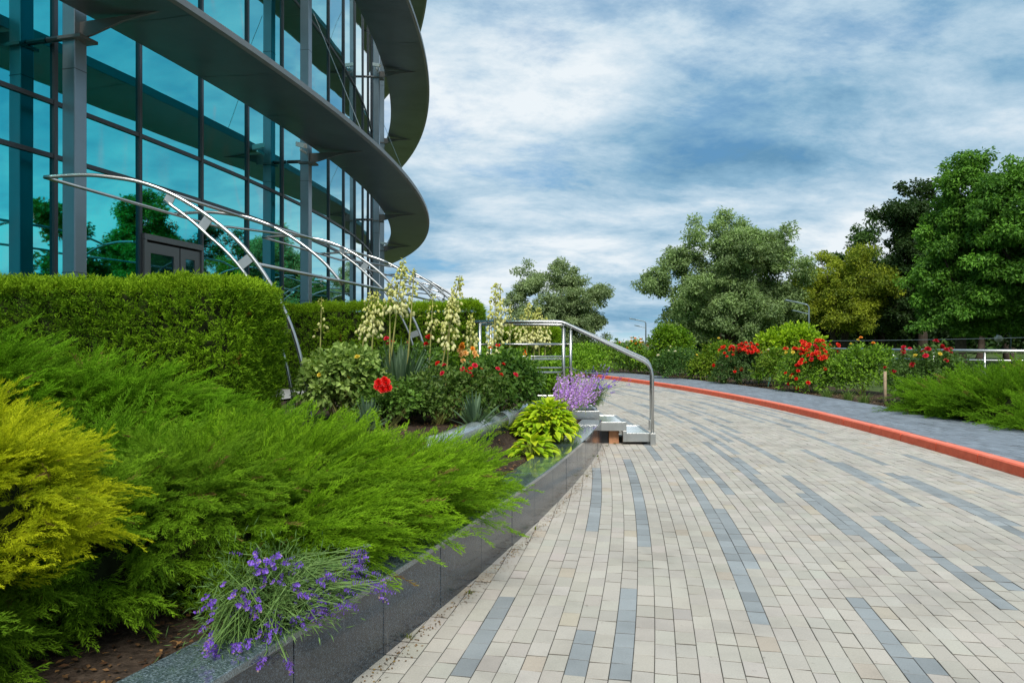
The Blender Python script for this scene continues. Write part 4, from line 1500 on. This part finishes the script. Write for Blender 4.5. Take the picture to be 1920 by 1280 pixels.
# ------------------------------------------------------------------ flower bed: roses, yuccas, hostas, lavender
LB = 'roses and yuccas of the raised bed'
bush('variegated pale-leaved rose bush next to the end of the left hedge', (-1.82, 8.0, .58), [(0, 0, .42, .36, .36, .36), (.1, -.05, .58, .24, .25, .18), (-.22, 0, .35, .25, .3, .28), (.25, 0, .3, .22, .25, .25)],
     190, 12, .07, (.13, .22, .04), (.42, .55, .16), slim=.78, rc=(.06, .12), group=LB, blooms=[(YELL, 3, .03, .4, None)], stems=14)
bush('rose bush with red blooms behind the pale-leaved one', (-1.45, 9.2, .58), [(0, 0, .42, .4, .35, .36), (.35, 0, .5, .3, .3, .28)], 150, 13, .055, ROSE0, ROSE1, rc=(.06, .12), group=LB,
     blooms=[(RED, 3, .045, .8, None), (PINKR, 3, .04, .85, None)])
rb = bush('rose bush with one big red bloom cluster in front of the yucca leaves', (-1.25, 7.75, .58), [(0, 0, .26, .28, .26, .2), (.2, 0, .2, .3, .26, .16), (-.15, 0, .18, .25, .25, .16)], 110, 13, .052, ROSE0, ROSE1, rc=(.05, .11), group=LB)
for dx, dz, s in ((-.055, .045, .058), (.035, .05, .06), (-.005, -.03, .062), (.06, -.02, .056), (-.07, 0, .05), (.015, .085, .045)):
    bloom(rb, RED, (-1.29 + dx * .8, 7.42, 1.0 + dz * .8), s * .82, (0.1, -1, .45))
bush('low rose bush dotted with small red blooms', (-.78, 7.9, .58), [(0, 0, .3, .34, .3, .26), (.28, 0, .25, .3, .3, .24), (-.25, 0, .25, .25, .28, .22), (.5, .1, .3, .28, .3, .28)], 210, 13, .05, ROSE0, (.14, .21, .045), rc=(.05, .11), group=LB,
     blooms=[(PINKR, 9, .032, .55, None), (RED, 9, .03, .4, None)], stems=14)
bush('dense dark green rose bush beside the rounded planter edge', (-.16, 8.75, .58), [(0, 0, .34, .44, .36, .3), (.12, 0, .46, .34, .3, .24), (-.25, 0, .3, .3, .3, .28), (.3, 0, .28, .24, .28, .24)],
     260, 14, .058, (.035, .095, .016), (.15, .28, .045), rc=(.06, .12), group=LB, blooms=[(YELL, 2, .03, .3, None)], stems=14)
rb = bush('rose bush with apricot-orange blooms below the white yucca flowers', (-.55, 9.5, .58), [(0, 0, .38, .36, .3, .32), (.45, 0, .4, .4, .3, .3), (-.3, 0, .4, .25, .3, .3)], 180, 13, .055, ROSE0, MID1, rc=(.06, .12), group=LB,
     blooms=[(ORAN, 5, .042, .6, None), (RED, 3, .04, .5, None), (SCAR, 3, .035, .6, None)])
for px, py, s in ((866, 650, .042), (862, 657, .04), (872, 662, .045), (865, 665, .04), (868, 676, .036), (890, 661, .036), (893, 667, .034)):
    bloom(rb, PEACH if py > 650 else ORAN, at(px, py, 9.3), s, (rng.normal() * .3, -1, .5))
bush('low leafy planting under the level handrail bars', (.15, 12.9, .5), [(0, 0, .35, .55, .3, .36), (.6, 0, .32, .4, .3, .34), (-.6, 0, .4, .5, .3, .36)], 170, 13, .07, MID0, MID1, rc=(.07, .14), group=LB, blooms=[(ORAN, 4, .045, .6, None), (RED, 2, .045, .5, None)])


def bells(n, bloomc):
    """downward bell flowers as small faceted cups, one mesh"""
    V, Fs, C = [], [], []
    return V, Fs, C


def yucca(label, base, nleaf, leaf_len, stalks, c0=(.05, .095, .055), c1=(.14, .22, .13)):
    """rosette of sword leaves with flower stalks: (dx, dy, z_top, z_first, fullness, lean)"""
    base = np.array(base, float)
    root = empty('yucca_plant', base)
    tag(root, label, 'yucca', LB)
    if nleaf:
        n = nleaf
        a = rng.uniform(0, 2 * math.pi, n)
        el = rng.uniform(.15, 1.0, n) ** .8
        o = np.stack([np.cos(a) * np.cos(el * 1.5), np.sin(a) * np.cos(el * 1.5), np.sin(el * 1.5)], 1)
        L = leaf_len * rng.uniform(.7, 1.15, n)
        s = np.stack([-np.sin(a), np.cos(a), np.zeros(n)], 1)
        rows = []
        for t, w in ((0, .6), (.35, 1.0), (.75, .75), (1, .05)):
            c = base + o * (L * t)[:, None] - np.array((0, 0, 1.)) * (L * .13 * t * t * (1.2 - el))[:, None]
            rows += [c - s * .017 * w, c + s * .017 * w]
        V = np.stack(rows, 1)
        Fp = np.array([(0, 1, 3, 2), (2, 3, 5, 4), (4, 5, 7, 6)])
        Fc = (Fp[None] + (np.arange(n) * 8)[:, None, None]).reshape(-1, 4)
        m = rng.uniform(0, 1, (n, 1))
        C = np.repeat(np.asarray(c0)[None] * (1 - m) + np.asarray(c1)[None] * m, 8, 0)
        np_mesh('leaves', V.reshape(-1, 3), Fc, 'leaf', C, root)
    for (dx, dy, zt, zf, full, lean) in stalks:
        b0 = base + np.array((dx, dy, 0))
        top = np.array((b0[0] + lean, b0[1], zt))
        st = MB().tube([b0, b0 * .6 + top * .4 + np.array((0, 0, 0)), top], [.013, .011, .004], 6).build('flower_stalk', 'stalk', root, smooth=True)
        H = zt - zf
        nb = int(full * H / .0055)
        f = rng.uniform(0, 1, nb) ** .85
        c = np.stack([b0[0] + (top[0] - b0[0]) * ((zf + f * H - b0[2]) / (zt - b0[2])), np.full(nb, b0[1]), zf + f * H], 1)
        rad = (.03 + .115 * (1 - f) ** .7 * np.minimum(1, .45 + f * 4)) * (.6 + .4 * full)
        a = rng.uniform(0, 2 * math.pi, nb)
        out = np.stack([np.cos(a), np.sin(a), np.zeros(nb)], 1)
        P = c + out * (rad * rng.uniform(.3, 1.1, nb))[:, None]
        # each flower: six-sided drooping bell
        sz = rng.uniform(.026, .038, nb) * (1 - .5 * f)
        ln = sz * rng.uniform(1.5, 2.1, nb)
        ax = nrm(np.array((0, 0, -1.)) + out * .35 + rng.normal(size=(nb, 3)) * .22)
        u = nrm(np.cross(ax, rng.normal(size=(nb, 3))))
        v = np.cross(ax, u)
        rings = []
        for t, w in ((0, .18), (.3, .85), (.72, 1.0), (1.0, .55)):
            for q in range(6):
                an = q * math.pi / 3
                rings.append(P + ax * (ln * t)[:, None] + (u * math.cos(an) + v * math.sin(an)) * (sz * .62 * w)[:, None])
        V = np.stack(rings, 1)
        Fp = np.array([(r_ * 6 + j, r_ * 6 + (j + 1) % 6, (r_ + 1) * 6 + (j + 1) % 6, (r_ + 1) * 6 + j) for r_ in range(3) for j in range(6)])
        Fc = (Fp[None] + (np.arange(nb) * 24)[:, None, None]).reshape(-1, 4)
        w = np.clip(f + rng.normal(size=nb) * .18, 0, 1)[:, None]
        C = np.array((.72, .70, .38))[None] * (1 - w) + np.array((.56, .58, .13))[None] * w
        np_mesh('flowers', V.reshape(-1, 3), Fc, 'petal', np.repeat(C, 24, 0), root)['kind'] = 'stuff'
        # buds and little bracts
        nn = int(26 + 30 * full)
        f2 = rng.uniform(0, 1.0, nn)
        a = rng.uniform(0, 2 * math.pi, nn)
        out = np.stack([np.cos(a), np.sin(a), np.full(nn, .35)], 1)
        c2 = np.stack([b0[0] + (top[0] - b0[0]) * ((zf + f2 * H - b0[2]) / (zt - b0[2])), np.full(nn, b0[1]), zf + f2 * H], 1) + out * (.09 * (1 - f2) * rng.uniform(.2, 1, nn))[:, None]
        V, Fc, Cc = leaf_arrays(c2, nrm(out + rng.normal(size=(nn, 3)) * .4), rand_dir(nn), .05, .016, np.tile(np.array((.36, .38, .07)), (nn, 1)) * rng.uniform(.7, 1.2, (nn, 1)))
        np_mesh('buds', V, Fc, 'leaf', Cc, root)['kind'] = 'stuff'
    return root


def yz(py, Y): return CAM_H - (py - 640) / F * Y


def yx(px, Y): return (px - 960) / F * Y


def stalks_at(bx, Y, specs):
    return [(yx(px, Y) - bx, 0, yz(top, Y), yz(first, Y), full, (tpx - px) / F * Y) for (px, tpx, top, first, full) in specs]


Y = 9.6; bx = yx(600, Y)
yucca('thin yucca stalk with sparse buds against the second hedge, leftmost', (bx, Y, .6), 24, .4, stalks_at(bx, Y, [(598, 603, 556, 635, .12)]))
Y = 9.2; bx = yx(664, Y)
yucca('half-open yucca stalk second from the left', (bx, Y, .6), 30, .4, stalks_at(bx, Y, [(664, 694, 545, 635, .45)]))
Y = 8.7; bx = yx(755, Y)
yucca('tall yucca with the highest pale yellow flower plumes over grey-green sword leaves', (bx, 8.45, .64), 300, .82,
      stalks_at(bx, Y, [(697, 712, 548, 632, .85), (727, 762, 492, 588, 1.0), (737, 738, 535, 590, .6), (764, 782, 506, 600, .22)]))
Y = 9.0; bx = yx(815, Y)
yucca('yucca with a leaning cream flower plume before the end of the hedge', (bx, Y, .6), 90, .5, stalks_at(bx, Y, [(800, 812, 552, 630, .3), (812, 862, 516, 600, .75), (832, 848, 556, 650, 1.0)]))
Y = 9.6; bx = yx(880, Y)
yucca('short yucca stalk with cream bells above the apricot roses', (bx, Y, .6), 24, .4, stalks_at(bx, Y, [(876, 884, 590, 655, .7)]))
Y = 9.9; bx = yx(925, Y)
yucca('cream yucca plume crossing the left end of the handrail', (bx, Y, .6), 40, .4, stalks_at(bx, Y, [(922, 930, 530, 668, .95), (944, 938, 535, 620, .35)]))
Y = 11.8; bx = yx(975, Y)
yucca('sparse yucca stalk behind the level handrail', (bx, Y, .6), 30, .4, stalks_at(bx, Y, [(955, 957, 570, 640, .35)]))
Y = 13.0; bx = yx(1000, Y)
yucca('group of dense pale yellow yucca plumes behind the handrail bars', (bx, Y, .55), 70, .5, stalks_at(bx, Y, [(984, 992, 566, 645, 1.0), (1000, 1003, 585, 648, 1.0), (1012, 1010, 575, 640, .9), (1020, 1024, 595, 645, .9), (975, 978, 590, 640, .8)]))
Y = 7.3; bx = yx(690, Y)
yucca('low rosette of grey sword leaves under the big red rose', (bx, Y, .56), 60, .36, [])
Y = 7.35; bx = yx(890, Y)
yucca('flat rosette of blue-green sword leaves at the bed edge right of the red roses', (bx, Y, .57), 70, .38, [])


# hosta leaves: broad pointed blades, each an object of its own
def hosta_leaf(seed, c):
    g = np.random.default_rng(seed)
    V, C = [], []
    W = [.02, .3, .42, .40, .27, .02]
    X = [0, .16, .38, .62, .84, 1.05]
    for i, (x, w) in enumerate(zip(X, W)):
        zc = .28 * x - .42 * x * x
        for s, k in ((-1, .10), (-.5, .02), (0, -.03), (.5, .02), (1, .10)):
            V.append((x, s * w, zc + k * w * 2 + g.normal() * .012))
            f = .85 + .3 * abs(s) + g.normal() * .05
            C.append(np.array(c) * f)
    Fs = [(i * 5 + j, (i + 1) * 5 + j, (i + 1) * 5 + j + 1, i * 5 + j + 1) for i in range(5) for j in range(4)]
    return np_mesh_data('hosta_leaf', np.array(V), np.array(Fs), 'leaf', np.array(C), True)


HL = [hosta_leaf(1, (.42, .56, .018)), hosta_leaf(2, (.34, .49, .016)), hosta_leaf(3, (.24, .40, .014)), hosta_leaf(4, (.52, .60, .025))]


def hosta(label, base, n, rad, h, size, lean=(0, 0), meshes=HL):
    base = np.array(base, float)
    root = empty('hosta', base)
    tag(root, label, 'plant', 'yellow hostas behind the wall')
    st = MB()
    for i in range(n):
        a = i * 2.399 + rng.uniform(-.3, .3)
        t = math.sqrt((i + .5) / n)
        o = np.array((math.cos(a), math.sin(a), 0))
        p = base + o * np.array((.85, 1.25, 1)) * rad * t * rng.uniform(.75, 1.05) * .8 + np.array((lean[0] * (1 - t), lean[1] * (1 - t), h * (1 - .75 * t * t) * rng.uniform(.8, 1.1)))
        ob = bpy.data.objects.new('leaf', meshes[rng.integers(len(meshes))])
        T = nrm(o * (.35 + .8 * t) + np.array((0, 0, .5 - .75 * t)) + rng.normal(size=3) * .18)
        B = nrm(np.cross(Z, T)); N = np.cross(T, B)
        s = size * rng.uniform(.7, 1.15)
        m = Matrix(((T[0], B[0], N[0], 0), (T[1], B[1], N[1], 0), (T[2], B[2], N[2], 0), (0, 0, 0, 1)))
        ob.matrix_basis = Matrix.Translation(Vector(p - base)) @ m @ Matrix.Diagonal((s, s * .66, s, 1))
        link(ob, root)
        st.tube([base + o * .03, (base + p) / 2 + o * .02, p], .004, 4, False)
    st.build('stems', 'leaf_stem', root)
    return root


plain('leaf_stem', (.25, .32, .03), .6)
h1 = hosta('big yellow-green hosta with lilac flowers behind the wall cap near the steps', (.37, 8.3, .345), 480, .52, .40, .112, (.05, 0))
h2 = hosta('small bright yellow hosta where the juniper ends', (.20, 7.15, .345), 60, .24, .17, .14)

# lilac flower spikes of the hosta: each spike a part
def bell_spike(seed, n, length, c0, c1, size):
    g = np.random.default_rng(seed)
    V, Fs, C = [], [], []
    for i in range(n):
        t = i / n
        a = g.uniform(0, 6.28)
        o = np.array((math.cos(a), math.sin(a), -.55)); o /= np.linalg.norm(o)
        p = np.array((0, 0, length * (.35 + .65 * t)))
        L = size * g.uniform(.7, 1.2) * (1 - .45 * t)
        s = np.cross(o, g.normal(size=3)); s /= np.linalg.norm(s)
        s2 = np.cross(o, s)
        w = L * .3
        k = len(V)
        V += [p + o * .006, p + o * L * .55 + s * w * .6, p + o * L + s * w, p + o * L - s * w * .4 + s2 * w, p + o * L - s * w * .4 - s2 * w]
        Fs += [(k, k + 1, k + 2, k + 3), (k, k + 3, k + 4, k + 1), (k, k + 1, k + 2, k + 4)]
        m = g.uniform(0, 1)
        cc = np.array(c0) * (1 - m) + np.array(c1) * m
        C += [cc * .8, cc, cc * 1.1, cc * 1.1, cc * 1.1]
    k = len(V)
    V += [(-.003, 0, 0), (.003, 0, 0), (.001, 0, length), (-.001, 0, length)]
    Fs.append((k, k + 1, k + 2, k + 3))
    C += [np.array((.3, .34, .08))] * 4
    k = len(V)
    V += [(0, -.003, 0), (0, .003, 0), (0, .001, length), (0, -.001, length)]
    Fs.append((k, k + 1, k + 2, k + 3))
    C += [np.array((.3, .34, .08))] * 4
    return np_mesh_data('flower_spike', np.array(V), np.array(Fs), 'petal', np.array(C))


HS = [bell_spike(s, 22, .42, (.45, .22, .72), (.68, .46, .85), .05) for s in (1, 2, 3)]
for i in range(60):
    u_ = rng.uniform(0, 1)
    b0 = np.array((.5 + .38 * u_, 8.4 + 1.5 * u_, .52)) + np.array((rng.normal() * .07, rng.normal() * .1, rng.uniform(0, .15)))
    d = nrm(np.array((.42, .35, 1.0)) + rng.normal(size=3) * np.array((.34, .3, .1)))
    ob = bpy.data.objects.new('flower_spike', HS[i % 3])
    ob.rotation_mode = 'QUATERNION'
    ob.rotation_quaternion = Vector(d).to_track_quat('Z', 'Y')
    s = rng.uniform(.8, 1.25)
    ob.scale = (s * .85, s * .85, s)
    ob.location = b0 - np.array(h1.location)
    link(ob, h1)


# lavender: grey-green needles, stems and violet spikes
def lav_spike(seed):
    g = np.random.default_rng(seed)
    V, Fs, C = [], [], []
    n = 26
    for i in range(n):
        t = (i // 5) / 5 + g.uniform(-.05, .05)
        if g.random() < .15: continue
        a = g.uniform(0, 6.28)
        o = np.array((math.cos(a), math.sin(a), .55)); o /= np.linalg.norm(o)
        p = np.array((0, 0, t * 1.0)) + o * .04
        w = np.cross(o, (0, 0, 1.)); w /= np.linalg.norm(w)
        L, W = .26 * g.uniform(.8, 1.2) * (1.1 - .45 * t), .085
        k = len(V)
        V += [p, p + o * L * .6 + w * W, p + o * L, p + o * L * .6 - w * W]
        Fs.append((k, k + 1, k + 2, k + 3))
        m = g.uniform(0, 1)
        cc = np.array((.16, .05, .6)) * (1 - m) + np.array((.36, .2, .85)) * m
        if g.random() < .12: cc = np.array((.42, .3, .28))
        C += [cc * .7, cc, cc * 1.1, cc]
    return np_mesh_data('flower_spike', np.array(V), np.array(Fs), 'petal', np.array(C))


LS = [lav_spike(s) for s in range(5)]


def lavender(label, base, tips, nneed, rad, spike, group='lavender plants'):
    base = np.array(base, float)
    root = empty('lavender', base)
    tag(root, label, 'lavender', group)
    st = MB()
    for p in tips:
        p = np.array(p)
        b0 = base + np.array((rng.normal() * rad * .3, rng.normal() * rad * .3, rng.uniform(0, .08)))
        m = (b0 + p) / 2 + np.array((0, 0, .06)) + rng.normal(size=3) * .012
        st.tube([b0, m, p], [.0024, .002, .0015], 4, False)
        d = nrm(p - m)
        ob = bpy.data.objects.new('flower_spike', LS[rng.integers(5)])
        ob.rotation_mode = 'QUATERNION'
        ob.rotation_quaternion = Vector(d).to_track_quat('Z', 'Y')
        s = spike * rng.uniform(.55, 1.15)
        ob.scale = (s, s, s)
        ob.location = p - base
        link(ob, root)
    # bare green stems filling the clump
    for i in range(int(len(tips) * 1.3)):
        p = np.array(tips[rng.integers(len(tips))])
        p = base + (p - base) * rng.uniform(.5, .95) + rng.normal(size=3) * .03
        b0 = base + rng.normal(size=3) * rad * .3 * np.array((1, 1, .2))
        st.tube([b0, (b0 + p) / 2 + Z * .05, p], [.0024, .002, .0012], 4, False)
    st.build('stems', 'lav_stem', root)
    n = nneed
    T0 = nrm(np.array([np.array(tips[i]) - base for i in rng.integers(0, len(tips), n)]) + rng.normal(size=(n, 3)) * .09)
    P = base + T0 * (rng.uniform(.0, .85, n) * rad * 1.25)[:, None] + rng.normal(size=(n, 3)) * rad * .22 * np.array((1, 1, .45))
    P[:, 2] = np.maximum(P[:, 2], base[2] - .02)
    T = nrm(T0 + rng.normal(size=(n, 3)) * .45)
    m = rng.uniform(0, 1, (n, 1))
    C = np.array((.06, .13, .035))[None] * (1 - m) + np.array((.2, .34, .1))[None] * m
    V, Fc, Cc = leaf_arrays(P, T, rand_dir(n), .042 * rng.uniform(.6, 1.3, n), .0045, C, .1, .1)
    np_mesh('foliage', V, Fc, 'leaf', Cc, root)
    return root


plain('lav_stem', (.11, .2, .04), .7)
tips = []
b = np.array((-1.0, 2.92, .40))
for px, py, n, sx, sy in [(700, 1100, 9, 12, 14), (665, 1062, 10, 16, 14), (640, 1085, 7, 14, 14), (600, 1078, 6, 16, 14), (560, 1105, 6, 18, 14), (515, 1060, 7, 24, 12), (495, 1075, 5, 16, 14),
                          (590, 1120, 6, 16, 14), (570, 1150, 8, 20, 12), (600, 1135, 5, 14, 12), (640, 1135, 4, 14, 10), (505, 1155, 5, 14, 14), (455, 1110, 4, 16, 14), (400, 1130, 4, 12, 16), (460, 1140, 4, 16, 14), (395, 1195, 5, 10, 18), (410, 1220, 3, 10, 8), (500, 1185, 4, 12, 12),
                          (450, 1205, 3, 12, 10), (492, 1225, 3, 10, 8), (535, 1235, 2, 8, 6), (480, 1050, 4, 20, 10), (660, 1040, 4, 10, 10)]:
    for i in range(int(n * 2.1)):
        x, y = px + rng.normal() * sx * .8, py + rng.normal() * sy * .8
        Yd = 2.72 + (x - 480) / 1390 * 1.75 + (1130 - y) / 900 + rng.normal() * .05
        tips.append(at(x, y, max(Yd, 2.42)))
lavender('violet lavender in bloom leaning over the granite wall in front', b, tips, 8000, .26, .048)
b2 = np.array((1.38, 12.75, .36))
tips = [b2 + np.array((rng.normal() * .17 + .12, rng.normal() * .2 - .12, .5 + rng.normal() * .1)) * np.array((1, 1, rng.uniform(.55, 1))) for i in range(70)]
lavender('dense purple lavender clump behind the steps', b2, tips, 1500, .26, .085)

# weeds and litter in the paving joints
for i, (px, py) in enumerate([(762, 1196), (875, 1112), (1000, 992), (1098, 893), (1118, 856), (1136, 836), (1150, 832)]):
    x, y = ground_px(px, py)
    grass_tuft(['tiny weed at the wall foot nearest the camera', 'tiny weed at the wall foot below the juniper', 'tiny weed at the wall foot below the juniper tip', 'tiny weed at the wall foot below the wall cap',
                'tiny weed at the wall foot near the steps', 'small weed at the corner of wall and steps', 'small weed beside the brick block under the steps'][i],
               (x + .015, y, .0), 16, .035, .05, (.09, .13, .02), (.22, .24, .05), 'weed', 'weeds along the wall foot', .006)


def litter(name, label, cat, n, fx, z, c, size):
    P = np.array([fx() for _ in range(n)])
    P = np.concatenate([P, np.full((n, 1), 0.0)], 1)
    P[:, 2] = z if not callable(z) else [z(p) for p in P]
    a = rng.uniform(0, 6.28, n)
    T = np.stack([np.cos(a), np.sin(a), rng.uniform(0, .25, n)], 1)
    N = nrm(np.array((0, 0, 1.)) + rng.normal(size=(n, 3)) * .25)
    C = np.array([c[i] for i in rng.integers(0, len(c), n)]) * rng.uniform(.6, 1.2, (n, 1))
    L = size * rng.uniform(.5, 1.3, n)
    V, Fc, Cc = leaf_arrays(P, T, N, L, L * .55, C, .1, 0)
    o = np_mesh(name, V, Fc, 'leaf', Cc)
    tag(o, label, cat, None, 'stuff')


def mulch_pt():
    a = rng.uniform(math.asin((9 - KC[1]) / KR), math.asin((32 - KC[1]) / KR)); r = KR + rng.uniform(2.0, 3.4)
    return KC[0] + r * math.cos(a), KC[1] + r * math.sin(a)


litter('mulch', 'brown bark mulch and dry leaves under the rose bushes', 'mulch', 9000, mulch_pt, .1, [(.12, .07, .04), (.2, .13, .08), (.3, .22, .14), (.08, .05, .03)], .05)


def bedpt():
    y = rng.uniform(1.2, 10.3)
    p = wall_pt(y, .3 + rng.uniform(0, 1) ** 1.5 * 2.2)
    return p[0], p[1]


litter('fallen_leaves', 'dry brown leaves and twigs on the dark soil of the raised bed', 'leaves', 6000, bedpt, lambda p: soil_z(p[0], p[1]) + .012, [(.12, .06, .03), (.2, .11, .05), (.3, .16, .06), (.06, .035, .02)], .03)


def crumbs():
    y = rng.uniform(2.8, 10.2)
    return wall_x(y) + .015 + abs(rng.normal()) * .045 + rng.uniform(0, .03), y


litter('needle_litter', 'brown needles and crumbs gathered along the foot of the granite wall', 'litter', 1300, crumbs, .003, [(.2, .11, .05), (.3, .17, .08), (.1, .06, .03), (.32, .2, .06)], .014)
